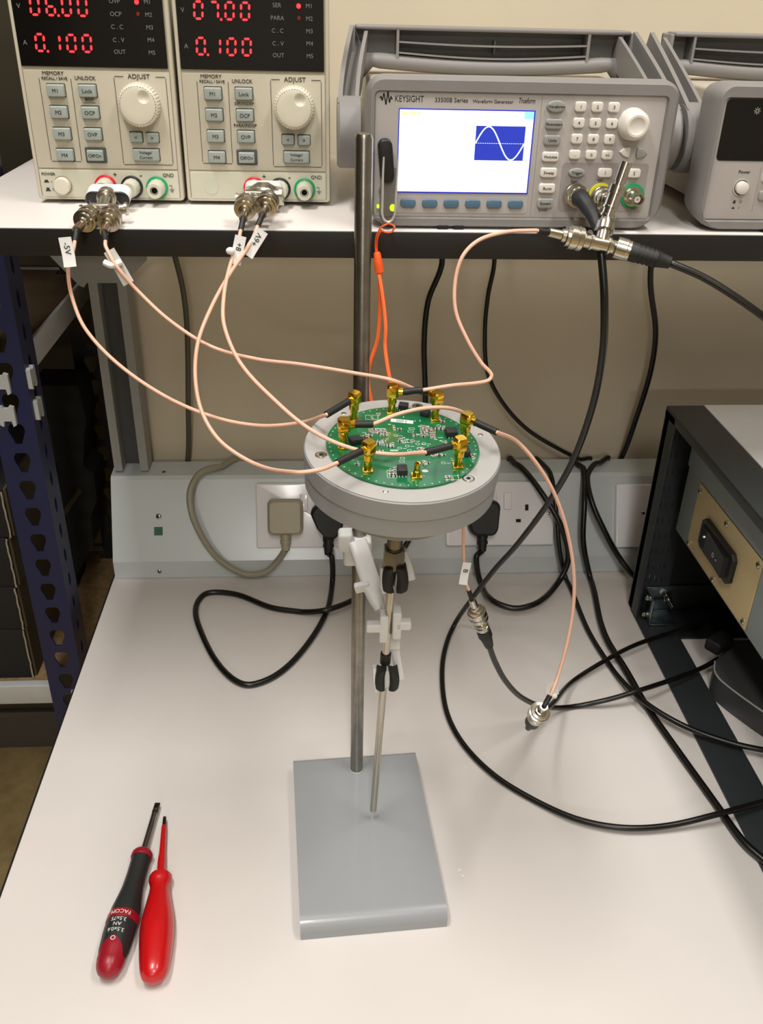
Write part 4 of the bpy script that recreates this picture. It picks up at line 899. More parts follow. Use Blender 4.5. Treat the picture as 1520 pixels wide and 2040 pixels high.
# ------------------------------------------------------------------ grey bumpered instruments
def instrument(x0, label, kind, cat, inset=0.0):
    KY = .695
    t = thing(kind, label, cat, (x0 + .115, KY + .13, ZS))
    X = frame((x0, KY, ZS), (1, 0, 0), (0, 0, 1), (0, -1, 0)); W_ = .2290; Ht = .1055
    c = MB(); c.box(x0 + .008 + inset, x0 + W_ - .008, KY + .030, KY + .275, ZS + .010, ZS + .0955, .003); c.build('case', 'kbody', t)
    b = MB(X)
    def lp(i, z, rs=None): return [(u, v, z) for u, v in rrect(i, W_ - i, .0006 + i * .6, Ht - i * .8, .012, 6, rs)]
    ro = (.022, .022, .013, .013); q = lambda d: tuple(max(.002, a - d) for a in ro)
    b.loft([lp(.004, -.038, q(.004)), lp(.0015, -.030, ro), lp(0, -.012, ro), lp(.0010, -.003, q(.001)), lp(.0038, .0006, q(.004)), [(u, v, .0006) for u, v in rrect(.0062, W_ - .0088, .0078, .0955, .004, 6)],
            [(u, v, -.0016) for u, v in rrect(.0070, W_ - .0100, .0088, .0948, .004, 6)], [(u, v, -.0060) for u, v in rrect(.0072, W_ - .0104, .0092, .0944, .004, 6)], lp(.012, -.030, q(.01))], False, False, ring=True)
    b.build('bumper', 'bumper', t)
    for fx in (.060, .072, W_ - .072, W_ - .060): MB(X).box(fx - .004, fx + .004, .0001, .0030, -.012, .0012, .0005).build('bumper_notch', 'void', t)
    for fx in (.04, W_ - .04): MB().box(x0 + fx - .012, x0 + fx + .012, KY + .22, KY + .25, ZS + .0003, ZS + .0102, .002).build('foot', 'blackrub', t)
    r_ = MB(); r_.box(x0 + .010, x0 + W_ - .010, KY + .262, KY + .292, ZS + .002, ZS + .102, .008); r_.build('rear_bumper', 'bumper', t)
    # vent grille on the side of the case
    v_ = MB()
    for i in range(5):
        for j in range(9): v_.box(x0 + .0078 + inset, x0 + .0082 + inset, KY + .10 + i * .007 + (j % 2) * .0035, KY + .1035 + i * .007 + (j % 2) * .0035, ZS + .030 + j * .006, ZS + .0345 + j * .006)
    v_.build('vent_slots', 'void', t)
    # folding handle
    h = MB()
    for s, xo in ((-1, 0.0), (1, W_)):
        px = xo + s * (.0005 - inset); ox = xo + s * (.0190 - inset)
        lo, hi = (ox, px) if s < 0 else (px, ox)
        MB().lathe([(0, .0245), (.0012, .0262), (.0170, .0262), (.0190, .0245)], (x0 + px, KY + .062, ZS + .060), (s, 0, 0), 40).build('pivot_hub', 'bumper', t)
        # arm as a channel: outer wall, rib, web
        def arm(xa0, xa1, xb0, xb1, w0, w1, yo=0.0):
            L = []
            for k in range(7):
                f = k / 6; y = KY + .058 + f * .100 + yo; z = ZS + .068 + f * .050; wv = w0 + (w1 - w0) * f
                a0 = xa0 + (xb0 - xa0) * f ** 1.5; a1 = xa1 + (xb1 - xa1) * f ** 1.5; n = Vector((0, -.52, .85)) * wv
                L.append([(x0 + a0, y - n.y, z - n.z), (x0 + a1, y - n.y, z - n.z), (x0 + a1, y + n.y, z + n.z), (x0 + a0, y + n.y, z + n.z)])
            h.loft(L)
        o_ = ox; top_o = xo + s * .0075
        arm(o_, o_ - s * .0035, top_o, top_o - s * .0035, .017, .0165)
        arm(o_ - s * .0130, o_ - s * .0160, top_o - s * .0125, top_o - s * .0155, .015, .012)
        arm(o_ - s * .0030, o_ - s * .0135, top_o - s * .003, top_o - s * .013, .0030, .003, .010)
    TY_ = KY + .150; zt = ZS + .1325
    xl, xr = x0 - .0063 + inset, x0 + W_ + .0063 - inset
    h.box(xl + .004, xr - .004, TY_, TY_ + .024, zt - .0035, zt, .0014)
    h.box(xl, xr, TY_ + .020, TY_ + .024, zt - .032, zt - .001, .001)
    h.box(xl, xl + .0035, TY_, TY_ + .024, zt - .030, zt - .0015, .001).box(xr - .0035, xr, TY_, TY_ + .024, zt - .030, zt - .0015, .001)
    n = 14
    for (za, zb, sag) in ((-.0115, -.0128, .002), (-.0195, -.0208, .0035)):
        L = []
        for i in range(n + 1):
            f = i / n; xx = x0 + .033 + f * (W_ - .066); dz = -sag * math.sin(PI * f)
            L.append([(xx, TY_ + .001, zt + za + dz), (xx, TY_ + .021, zt + za + dz), (xx, TY_ + .021, zt + zb + dz), (xx, TY_ + .001, zt + zb + dz)])
        h.loft(L)
    for xx in (x0 + .032, x0 + W_ - .034): h.box(xx, xx + .0022, TY_ + .0005, TY_ + .021, zt - .028, zt - .002)
    h.box(x0 + W_ / 2 + .002, x0 + W_ / 2 + .003, TY_ + .010, TY_ + .021, zt - .020, zt - .010)
    h.build('handle', 'bumper', t)
    g_ = MB(); n = 24; pts = []
    for i in range(n + 1):
        f = i / n; pts.append(Vector((xl + .016 + f * (xr - xl - .032), TY_ + .006, zt - .0262 - .0045 * math.sin(PI * f))))
    g_.tube([Vector((xl + .006, TY_ + .008, zt - .037))] + pts + [Vector((xr - .006, TY_ + .008, zt - .037))], .0062, 16, 0)
    g_.box(xl + .0035, x0 + .033, TY_ + .004, TY_ + .020, zt - .024, zt - .0215).box(x0 + W_ - .033, xr - .0035, TY_ + .004, TY_ + .020, zt - .024, zt - .0215)
    g_.build('handle_grip', 'bumper', t)
    return t, X
# ---- waveform generator: local panel units are the photo-fitted offsets minus 31 mm
ks, X = instrument(.0310, 'grey waveform generator with a lit white screen and a number keypad', 'waveform_generator', 'signal generator')
XK = X @ Matrix.Translation((-.0310, 0, 0))
PZ = -.0016
MB(XK).prism(rrect(.0378, .2500, .0088, .0950, .003, 4), -.008, PZ, .0006).build('front_panel', 'kpanel', ks)
MB(XK).box(.1578, .1581, .0095, .0940, PZ, PZ + .0002).build('panel_seam', 'kdark', ks)
MB(XK).prism(rrect(.1785, .2440, .0142, .0490, .0025, 4), PZ, PZ + .0004).build('output_panel', 'kdark', ks)
MB(XK).prism(rrect(.0545, .1545, .0118, .0240, .002, 4), PZ, PZ + .0003).build('softkey_strip', 'kpanel', ks)
MB(XK).box(.0549, .1540, .0262, .0840, PZ, PZ + .0004).build('screen_border', 'screenf', ks)
scr = MB(XK).box(.0556, .1530, .0272, .0832, PZ + .0004, PZ + .0008).build('screen', 'screen', ks)
SX = XK @ Matrix.Translation((0, 0, PZ + .0008))
MB(SX).box(.1115, .1478, .0498, .0733, 0, .0002).build('wave_plot', 'screenb', scr)
b = MB(SX); pts = []
for i in range(41):
    f = i / 40; pts.append((.1117 + f * .0359, .06155 + math.sin(2 * PI * f) * .0113))
w_ = .00045
for i in range(40):
    (x0_, y0_), (x1_, y1_) = pts[i], pts[i + 1]; d = Vector((x1_ - x0_, y1_ - y0_)).normalized(); n = Vector((-d.y, d.x)) * w_
    b._add([(x0_ + n.x, y0_ + n.y, .0004), (x0_ - n.x, y0_ - n.y, .0004), (x1_ - n.x, y1_ - n.y, .0004), (x1_ + n.x, y1_ + n.y, .0004)], [(0, 1, 2, 3)])
for i in range(22): b.box(.1120 + i * .00163, .1129 + i * .00163, .0614, .0617, .0002, .0003)
b.build('sine_trace', 'screenw', scr)
MB(SX).box(.1460, .1530, .0782, .0832, 0, .0002).build('blue_corner_tile', 'screenc', scr)
MB(SX).box(.0560, .0700, .0790, .0828, 0, .0001).build('status_strip', 'screeny', scr)
MB(SX).text('Sine, Off, 50Ω', .0028, .0568, .0809, al='LEFT', X=Matrix.Translation((0, 0, .0001))).build('status_text', 'screenyt', scr)
b = MB(XK @ Matrix.Translation((0, 0, PZ)))
b.text('KEYSIGHT', .0058, .0516, .0900, al='LEFT', sx=.80).text('33500B Series', .0042, .0803, .0897, al='LEFT').text('Waveform Generator', .0033, .1078, .0893, al='LEFT')
b.text('Trueform', .0050, .1408, .0902, al='LEFT', shear=.25, sx=.62)
b.build('brand_lettering', 'ink', ks); b = MB(XK @ Matrix.Translation((0, 0, PZ)))
zz = [(.0411, .0902), (.0420, .0915), (.0428, .0888), (.0440, .0935), (.0455, .0862), (.0468, .0945), (.0480, .0875), (.0490, .0915), (.0500, .0895)]
for (a0, b0), (a1, b1) in zip(zz, zz[1:]):
    d = Vector((a1 - a0, b1 - b0)).normalized(); n = Vector((-d.y, d.x)) * .00042; b.prism([(a0 + n.x, b0 + n.y), (a0 - n.x, b0 - n.y), (a1 - n.x, b1 - n.y), (a1 + n.x, b1 + n.y)], 0, .0002)
b.build('waveform_logo', 'ink', ks); MB(XK @ Matrix.Translation((0, 0, PZ))).text('Local', .0030, .1672, .0148).build('local_lettering', 'ink', ks)
def kkey(u, v, w_, h_, txt, m='kbtn', size=.0032, rad=.0018, shape=None, hgt=.0028):
    P_ = shape or rrect(u - w_ / 2, u + w_ / 2, v - h_ / 2, v + h_ / 2, rad, 4)
    ko = MB(XK).prism(P_, PZ, PZ + hgt, .0008).build('key', m, ks)
    if txt: MB(XK @ Matrix.Translation((0, 0, PZ + hgt))).text(txt, size, u, v - .0001).build('lettering', 'ink', ko)
    return ko
for i in range(6): kkey(.0638 + i * .01635, .0189, .0115, .0062, None, 'softkey', rad=.0022, hgt=.0022)
kkey(.1684, .0871, .0136, .0076, 'Waveforms', 'kbtng', .0026, shape=ell(.1684, .0871, .0068, .0040))
for s, v, m_ in (('Parameters', .0754, 'kbtng'), ('Units', .0645, 'kbtng'), ('Modulate', .0531, 'kbtn'), ('Sweep', .0420, 'kbtn'), ('Burst', .0308, 'kbtn'), ('System', .0200, 'kbtng')):
    kkey(.1681, v, .0122, .0068, s, m_, .0026 if len(s) > 7 else .0030)
for i, s in enumerate('123456789'): kkey(.1863 + (i % 3) * .0122, .0873 - (i // 3) * .0108, .0083, .0068, s)
for i, s in enumerate(('.', '0', '+/-')): kkey(.1862 + i * .0122, .0549, .0083, .0064, s, size=.0030)
kkey(.1893, .0422, .0122, .0060, 'Trigger', 'kbtng', .0028, shape=ell(.1893, .0422, .0062, .0032))
kkey(.2107, .0424, .0106, .0064, '1'); kkey(.2328, .0424, .0100, .0064, '2')
kkey(.2245, .0571, .008, .007, None, 'kbtn', shape=[(.2196, .0570), (.2225, .0598), (.2272, .0608), (.2276, .0590), (.2276, .0545), (.2268, .0530), (.2225, .0545)], hgt=.002)
kkey(.2372, .0566, .008, .007, None, 'kbtng', shape=[(.2333, .0604), (.2326, .0590), (.2326, .0545), (.2335, .0525), (.2380, .0535), (.2410, .0560), (.2385, .0590)], hgt=.002)
b = MB(XK @ Matrix.Translation((.2262, .0762, PZ))); b.lathe([(0, .0112), (.004, .0108), (.010, .0102), (.0125, .0092), (.0138, .0075), (.0138, .0060), (.0128, .0046), (.0126, .0002)], seg=40); b.build('rotary_knob', 'kbtn', ks)
b = MB(XK @ Matrix.Translation((0, 0, PZ + .0004))); b.text('Sync', .0028, .1885, .0358).text('50Ω', .0022, .2085, .0363).box(.2050, .2112, .0372, .0374, 0, .0002)
for (a0, b0), (a1, b1) in zip(((.2352, .0162), (.2384, .0162), (.2368, .0194)), ((.2384, .0162), (.2368, .0194), (.2352, .0162))):
    d = Vector((a1 - a0, b1 - b0)).normalized(); n = Vector((-d.y, d.x)) * .00012; b.prism([(a0 + n.x, b0 + n.y), (a0 - n.x, b0 - n.y), (a1 - n.x, b1 - n.y), (a1 + n.x, b1 + n.y)], 0, .0002)
b.build('output_lettering', 'ink', ks)
for u, ring in ((.1895, None), (.2100, 'yellow'), (.2345, 'green')):
    if ring: MB(XK).lathe([(PZ + .0004, .0092), (PZ + .0018, .0090), (PZ + .0018, .0070)], (u, .0258, 0), (0, 0, 1), 36, cap1=False).build('jack_ring', ring, ks)
    MB(XK).lathe([(PZ, .0072), (PZ + .003, .0072)], (u, .0258, 0), (0, 0, 1), 6 if ring is None else 28).build('jack_nut', 'nickel', ks)
    bnc_female(ks, XK @ Vector((u, .0258, PZ + .002)), (0, -1, 0), .014 if u > .22 else .009)
MB(XK).lathe([(PZ, .0062), (PZ + .0008, .0062), (PZ + .0008, .0052)], (.0472, .0268, 0), (0, 0, 1), 32, cap1=False).build('button_surround', 'kdark', ks)
MB(XK).lathe([(PZ, .0048), (PZ + .003, .0046), (PZ + .0036, .0036)], (.0472, .0268, 0), (0, 0, 1), 32).build('power_button', 'kbtn', ks)
# ---- second instrument
k2, X2 = instrument(.2858, 'grey instrument with a black screen beside the waveform generator', 'bench_instrument', 'test instrument', .0175)
XM = X2
MB(XM).prism(rrect(.0070, .2190, .0092, .0944, .003, 4), -.008, PZ, .0006).build('front_panel', 'kpanel', k2)
MB(XM).prism(rrect(.0085, .1300, .0520, .0942, .003, 4), PZ, PZ + .0005).build('screen', 'window', k2)
b = MB(XM @ Matrix.Translation((.0322, .0865, PZ + .0006)))
for i in range(8):
    a = PI * i / 4; b.box(.0014, .0024, -.00012, .00012, 0, .0002, X=Matrix.Rotation(a, 4, 'Z'))
ringm(b, 0, 0, 1.1, .0002, 16); b.build('brightness_symbol', 'inkwhite', k2)
b = MB(XM @ Matrix.Translation((0, 0, PZ))); b.text('Power', .0034, .0325, .0440)
b.box(.0286, .0306, .0212, .0219, 0, .0002).box(.0288, .0304, .0219, .0234, 0, .0002).box(.0284, .0308, .0172, .0178, 0, .0002).box(.0290, .0303, .0178, .0184, 0, .0002); ringm(b, 34.5, 22.2, 1.0, .00025, 16); b.box(.0340, .03425, .0168, .0190, 0, .0002)
b.build('power_lettering', 'ink', k2)
MB(XM).lathe([(PZ, .0066), (PZ + .0007, .0066), (PZ + .0007, .0054)], (.0324, .0330, 0), (0, 0, 1), 32, cap1=False).build('button_surround', 'kpanel', k2)
MB(XM).lathe([(PZ, .0048), (PZ + .0035, .0046), (PZ + .0042, .0034)], (.0324, .0330, 0), (0, 0, 1), 32).build('power_button', 'kbtn', k2)
MB(XM).box(.0448, .0451, .0150, .0500, PZ, PZ + .0002).build('panel_seam', 'kdark', k2)
for i in range(5):
    for j in range(2): MB(XM).prism(rrect(.047 + i * .017, .058 + i * .017, .024 + j * .013, .031 + j * .013, .0018, 4), PZ, PZ + .0028, .0008).build('key', 'kbtn' if (i + j) % 2 else 'kbtng', k2)

# ---- usb stick and its lanyard
us = thing('usb_stick', 'black and metal usb stick with a chrome loop plugged in beside the screen', 'usb stick', XK @ Vector((.0480, .030, .0)))
UX = frame(XK @ Vector((.0487, .0335, .006)), (1, 0, -.03), (.03, 0, 1), (0, -1, 0))
MB(UX).prism(rrect(-.0060, .0052, -.0240, .0120, .004, 4, (.005, .005, .002, .002)), -.0060, -.0005, .0006).build('stick_body', 'usbgrey', us)
MB(UX @ Matrix.Rotation(math.radians(8), 4, 'Z')).prism(rrect(-.0060, .0046, .0010, .0310, .0050, 8), -.0050, .0030, .0012).build('swivel_cap', 'blackpl', us)
loop = [Vector((-.0058, .0210, .0012)), Vector((-.0058, .008, .0030)), Vector((-.0052, -.010, .0036)), Vector((-.0048, -.020, .0036)), Vector((-.0030, -.0245, .0036)), Vector((.0004, -.0262, .0036)), Vector((.0038, -.0245, .0036)), Vector((.0056, -.020, .0036)), Vector((.0058, -.008, .0030)), Vector((.0060, .010, .0030)), Vector((.0062, .0200, .0010))]
MB().tube([UX @ Vector((q.x * .88, q.y * (.9 if q.y > 0 else 1), q.z + .0012)) for q in loop], .0008, 8, 6).build('chrome_loop', 'chrome', us)
MB(UX).box(-.0040, .0045, -.0300, -.0235, -.0050, -.0015, .0008).build('usb_plug_end', 'usbgrey', us)
MB(UX).prism(ell(.0036, -.0168, .0022, .0026, 12), .0001, .0006).build('green_light', 'lime', us)
MB(UX).prism(ell(-.0072, -.0168, .0010, .0014, 12), -.0040, -.0020).build('green_light', 'lime', us)
ly = thing('lanyard', 'orange cord lanyard with a rubber slider hanging from the usb stick', 'lanyard', at_y(752, 520, .670))
r0 = UX @ Vector((.0000, -.0275, .002))
LY = .672
MB().tube([r0, at_y(786, 452, LY - .004), at_y(780, 462, LY - .004), at_y(766, 462, LY - .004), at_y(757, 455, LY - .004), at_y(770, 447, LY - .004), r0 + Vector((.001, -.003, 0))], .0007, 8, 8).tube([at_y(757, 455, LY - .004), at_y(750, 470, LY - .002), at_y(748, 490, LY), at_y(750, 512, LY)], .0006, 8, 8).tube([at_y(760, 458, LY - .004), at_y(753, 472, LY - .003), at_y(751, 490, LY), at_y(752, 512, LY)], .0006, 8, 8).build('thin_loop', 'orange', ly)
sa, sb = at_y(751, 502, LY), at_y(756, 543, LY)
MB().lathe([(0, .0018), (.001, .0026), (.010, .0034), ((sb - sa).length - .0006, .0036), ((sb - sa).length, .003)], sa, sb - sa, 20).build('slider', 'orange', ly)
back = at_y(800, 880, .665)
MB().tube([at_y(754, 540, LY), at_y(762, 590, .66), at_y(768, 650, .645), at_y(767, 690, .64), at_y(772, 730, .632), at_y(779, 770, .625), at_y(783, 810, .625), at_y(780, 860, .635), at_y(765, 870, .65), at_y(745, 820, .66), at_y(733, 760, .666), at_y(737, 725, .668), at_y(751, 680, .67), at_y(757, 620, .672), at_y(757, 570, .672), at_y(755, 540, LY)], .0016, 10, 10).build('braided_loop', 'orangebraid', ly)

# ------------------------------------------------------------------ rack frame on the bench with its chassis
rk = thing('equipment_rack', 'charcoal steel rack frame with a pale grey cover standing on the bench', 'equipment rack', (.65, .6, 0))
RX0, RY0, RY1, RH = .392, .34, .918, .2815; SW = .0435; RX1 = .90; q_ = .003
b = MB()
b.box(RX0, RX0 + SW, RY0, RY1, .0003, q_, .0006)
b.build('foot_rail', 'rackbk', rk)
b = MB(); b.box(RX0, RX0 + SW, RY0, RY1 + .012, RH - q_, RH, .001); b.box(RX0, RX0 + .002, RY0, RY1 + .012, RH - .012, RH - .001, .0006); b.build('top_rail', 'rackbk', rk)
b = MB(); b.box(RX0, RX0 + SW, RY1 - .003, RY1 + .012, q_ + .0002, RH - q_ - .0002, .001); b.box(RX0, RX0 + .0025, RY1 - .020, RY1 + .010, q_ + .0002, RH - q_ - .0002, .0008)
b.build('rear_post', 'rackbk', rk)
b = MB()
for i in range(10):
    for s in (.010, .016, .024, .031):
        z = .045 + i * .022; b.box(RX0 + s, RX0 + s + .0012, RY1 - .0034, RY1 - .0029, z, z + .007)
b.build('post_slots', 'screwz' if False else 'rackblk', rk)
b = MB()
for i, (z, s) in enumerate(((.119, .022), (.117, .028), (.086, .018), (.083, .025), (.071, .016), (.068, .023), (.052, .014), (.050, .021))):
    b.box(RX0 + s, RX0 + s + .0009, RY1 - .0036, RY1 - .0030, z, z + .0065)
b.build('bright_slot_edges', 'zinc', rk)
MB().box(RX0 + SW + .0003, RX1, RY1 + .001, RY1 + .004, .012, RH - .004).build('rear_panel', 'rackblk', rk)
MB().box(RX0 + SW + .0003, RX1, RY1 - .062, RY1, .0003, .0030, .0006).box(RX0 + SW + .0003, RX1, RY1 - .004, RY1, .0032, .040, .0006).build('rear_cross_rail', 'rackblk', rk)
MB().box(RX0 + SW + .0003, RX1, RY0, RY1 + .012, RH - .0018, RH + .0006, .0006).build('cover_sheet', 'racktop', rk)
MB().box(RX1 - .04, RX1, RY0, RY0 + .02, .0003, RH - .004).box(RX1 - .003, RX1, RY0 + .021, RY1, .0003, RH - .004).build('far_side', 'rackbk', rk)
MB().box(RX0 + .002, RX0 + SW, RY0, RY0 + .012, q_ + .0002, RH - q_ - .0002, .001).build('front_post', 'rackbk', rk)
# zinc bracket
BX, BYY = .4035, .892
bk = MB(); bk.box(BX, BX + .002, BYY - .012, BYY + .022, .004, .040, .0006).box(BX + .0021, BX + .036, BYY + .020, BYY + .022, .004, .040, .0006).box(BX + .0021, BX + .034, BYY - .012, BYY + .0195, .0035, .0055, .0006)
zo = bk.build('corner_bracket', 'zinc', rk)
MB().box(BX + .014, BX + .026, BYY + .0192, BYY + .0199, .021, .025).build('bracket_slot', 'void', zo)
for z in (.036, .010): MB().lathe([(0, .0040), (.003, .0042), (.0045, .0030), (.005, .001)], (BX - .0005, BYY + .004, z), (-1, -.2, .1), 18).build('bolt', 'nickel', zo)
MB().lathe([(0, .0048), (.004, .0048), (.0042, .0036), (.007, .0036), (.0072, .0050), (.0105, .0050), (.0107, .0026), (.022, .0026)], (BX + .026, BYY + .018, .031), (.25, -1, -.35), 12).build('bolt', 'nickel', zo)
ch = thing('chassis_unit', 'blue grey chassis in the rack with a brass toned plate and rocker switch', 'electronics chassis', (.55, .65, .1), None)
CX = .415; CZ0, CZ1 = .1400, .2605; CY0, CY1 = .36, .8885
MB().box(CX, .86, CY0, CY1, CZ0, CZ1 - .0355, .0008).build('chassis_body', 'rackgr', ch)
MB().box(CX - .0022, .86, CY0, CY1, CZ1 - .0345, CZ1 + .012, .0008).build('upper_cover', 'rackgr', ch)
GX = frame((CX, .80, 0), (0, -1, 0), (0, 0, 1), (-1, 0, 0))      # u towards the viewer, v up, out of the side
gp = MB(GX).box(-.050, .112, CZ0 + .0035, .2235, .0001, .0016, .0004).build('mounting_plate', 'goldplate', ch)
for u, v in ((-.048, .2155), (.028, .2170), (-.047, .1485), (.028, .1475), (.106, .2175), (.1065, .1500)):
    u += .0; screw(ch, GX @ Vector((max(-.045, min(.106, u)), v, .0016)), (-1, 0, 0), .0034, 'nickel')
S2 = GX @ Matrix.Translation((.026, .183, .0016))
MB(S2).prism([(-.042, -.013), (-.036, -.018), (.036, -.018), (.042, -.013), (.042, .013), (.036, .018), (-.036, .018), (-.042, .013)], 0, .005, .001).build('switch_bezel', 'blackpl', ch)
sw = MB(S2); sw.loft([[(-.034, -.0125, .004), (.034, -.0125, .004), (.034, .0125, .004), (-.034, .0125, .004)], [(-.033, -.012, .0062), (.033, -.012, .0105), (.033, .012, .0105), (-.033, .012, .0062)]])
so = sw.build('rocker', 'blackpl', ch)
b = MB(S2 @ Matrix.Translation((.006, -.002, .0088)) @ Matrix.Rotation(math.radians(-4), 4, 'Y')); ringm(b, 0, 0, 2.6, .0006, 20); b.box(.0085, .0115, -.0003, .0003, 0, .0003); b.build('switch_marks', 'inkwhite', so)
MB(S2).box(-.034, -.018, -.0115, .0115, .0060, .0070).build('power_inlet', 'void', so)
MB(S2).lathe([(.007, .0018), (.0085, .0014)], (-.024, .002, 0), (0, 0, 1), 12).build('inlet_pin', 'chrome', so)
# dark case under the chassis
dk = thing('power_adapter', 'dark rounded plastic case with a thin pale rim under the rack chassis', 'power adapter', (.52, .74, 0))
poly = [at_z(1424, 1318, .03), at_z(1424, 1338, .03), at_z(1438, 1358, .03), at_z(1498, 1403, .03), at_z(1560, 1445, .03)]
pl = [(p.x, p.y) for p in crom([Vector((p.x, p.y, 0)) for p in poly], 5)] + [(.60, .70), (.60, .815), (.48, .815)]
MB().prism(pl[::-1], .0006, .030, 0).build('case', 'casegrey', dk)
MB().tube([Vector((x, y, .0305)) for x, y in pl[:19]], .0010, 8, 0).build('rim', 'chrome', dk)
MB().box(-.016, .016, -.010, .010, 0, .016, .004, X=Matrix.Translation((.455, .800, .031)) @ Matrix.Rotation(math.radians(35), 4, 'Z')).build('plug', 'blackrub', dk)

# ------------------------------------------------------------------ screwdrivers and scraps
def driver(tip, tail, name, label, kind):
    tip = at_z(*tip, .006); tail = at_z(*tail, .011); d = (tip - tail).normalized(); L = (tip - tail).length
    t = thing(name, label, 'screwdriver', (tail.x, tail.y, 0))
    X = axis_frame(tail, d)
    S = frame(tail, Vector((0, 0, 1)).cross(d), Vector((0, 0, 1)), d)
    def lo(profile, seg=32, six=0.0):
        L_ = []
        for z, r in profile:
            L_.append([(r * (1 + six * math.cos(6 * 2 * PI * j / seg)) * math.cos(2 * PI * j / seg), r * (1 + six * math.cos(6 * 2 * PI * j / seg)) * math.sin(2 * PI * j / seg), z * L) for j in range(seg)])
        return MB(S).loft(L_)
    if kind == 'black':
        lo([(.075, .0105), (.12, .0120), (.20, .0128), (.27, .0128), (.34, .0120), (.41, .0100), (.46, .0088), (.54, .0083), (.60, .0084), (.635, .0086)], 36, .025).build('grip', 'sdblk', t)
        lo([(-.005, .0012), (0, .0045), (.012, .0078), (.035, .0100), (.060, .0110), (.082, .0111)], 36, .01).build('end_cap', 'sddred', t)
        lo([(.632, .0092), (.640, .0096), (.660, .0094), (.672, .0080), (.676, .0040)], 36).build('front_collar', 'sddred', t)
        lo([(.255, .0131), (.262, .0133), (.292, .0132), (.299, .0129)], 36, .025).build('red_band', 'sddred', t)
        MB(S).cyl((0, 0, .67 * L), (0, 0, .955 * L), .0027, seg=20).build('shaft', 'sdsteel', t)
        MB(S).loft([[(u, v, z * L) for u, v in rrect(-a, a, -c, c, min(a, c) * .8, 3)] for z, a, c in ((.93, .0028, .0028), (.95, .0027, .0022), (1.0, .0026, .0006))]).build('blade_tip', 'sdtip', t)
        # lettering wraps over the top of the handle, reads from the far side
        def wrap(txt, size, zc, r, m):
            b = MB(); b.text(txt, size, 0, 0, depth=.0001)
            b.V = [S @ Vector(((r + v.z) * math.sin(v.x / r), (r + v.z) * math.cos(v.x / r), zc * L - v.y)) for v in b.V]
            b.build('lettering', m, t)
        wrap('FACOM', .0050, .277, .01365, 'inkwhite'); wrap('3.5x75', .0048, .240, .0132, 'inkwhite'); wrap('AN', .0048, .213, .0132, 'inkwhite'); wrap('3.5x0.6', .0048, .185, .0130, 'inkwhite')
        b = MB(); ringm(b, 0, 0, 2.0, .0006, 24); b.V = [S @ Vector((v.x, .0129 + v.z, .140 * L + v.y)) for v in b.V]; b.build('ring_mark', 'inkwhite', t)
        pf = [(.05, .01075), (.075, .0111), (.12, .0121), (.20, .0129)]; L_ = []
        for i in range(13):
            f = i / 12; z = .062 + f * .095; k = max(q for q in range(3) if pf[q][0] <= z); r = pf[k][1] + (pf[k + 1][1] - pf[k][1]) * (z - pf[k][0]) / (pf[k + 1][0] - pf[k][0]) + .0003; hw = .95 * (1 - f) ** .75 + .22 * (1 - f ** 4)
            L_.append([((r + dr) * math.sin(a), (r + dr) * math.cos(a), z * L) for dr, rng in ((0, range(-4, 5)), (-.0008, range(4, -5, -1))) for a in [hw * q / 4 for q in rng]])
        MB(S).loft(L_).build('cap_tongue', 'sddred', t)
    else:
        lo([(-.022, .0010), (-.020, .0038), (-.012, .0070), (.002, .0092), (.03, .0108), (.06, .0116), (.10, .0124), (.20, .0136), (.27, .0137), (.34, .0128), (.42, .0105), (.48, .0088), (.52, .0082), (.545, .0092), (.555, .0098), (.585, .0096), (.598, .0078), (.606, .0042)], 36, .02).build('handle', 'sdred', t)
        lo([(.60, .0036), (.70, .0034), (.75, .0028), (.92, .0024), (.935, .0022)], 20).build('insulated_shaft', 'sddred' if False else 'sdred', t)
        lo([(.93, .0017), (.975, .0017), (1.0, .0014)], 16).build('blade_tip', 'sdtip', t)
driver((314, 1600), (212, 1945), 'screwdriver', 'black and dark red screwdriver with white lettering and a bare steel shaft', 'black')
driver((328, 1628), (306, 1948), 'screwdriver', 'bright red insulated screwdriver with a black tip', 'red')
for i, (px, py, a, s) in enumerate(((915, 1734, 30, 1.0), (921, 1745, -50, .8))):
    p = at_z(px, py, .0004)
    X = Matrix.Translation(p) @ Matrix.Rotation(math.radians(a), 4, 'Z')
    b = MB(X).loft([[(u, v, z) for u, v in [(-.0022 * s, -.0012 * s), (.0004, -.0016 * s), (.0024 * s, -.0006), (.0014 * s, .0010 * s), (-.0012 * s, .0014 * s)]] for z in (0, .0006)])
    tag(b.build('plastic_scrap', 'white'), ['larger curl of white plastic scrap on the bench beside the stand base', 'smaller white plastic scrap just nearer than the larger curl'][i], 'scrap', 'white scraps')

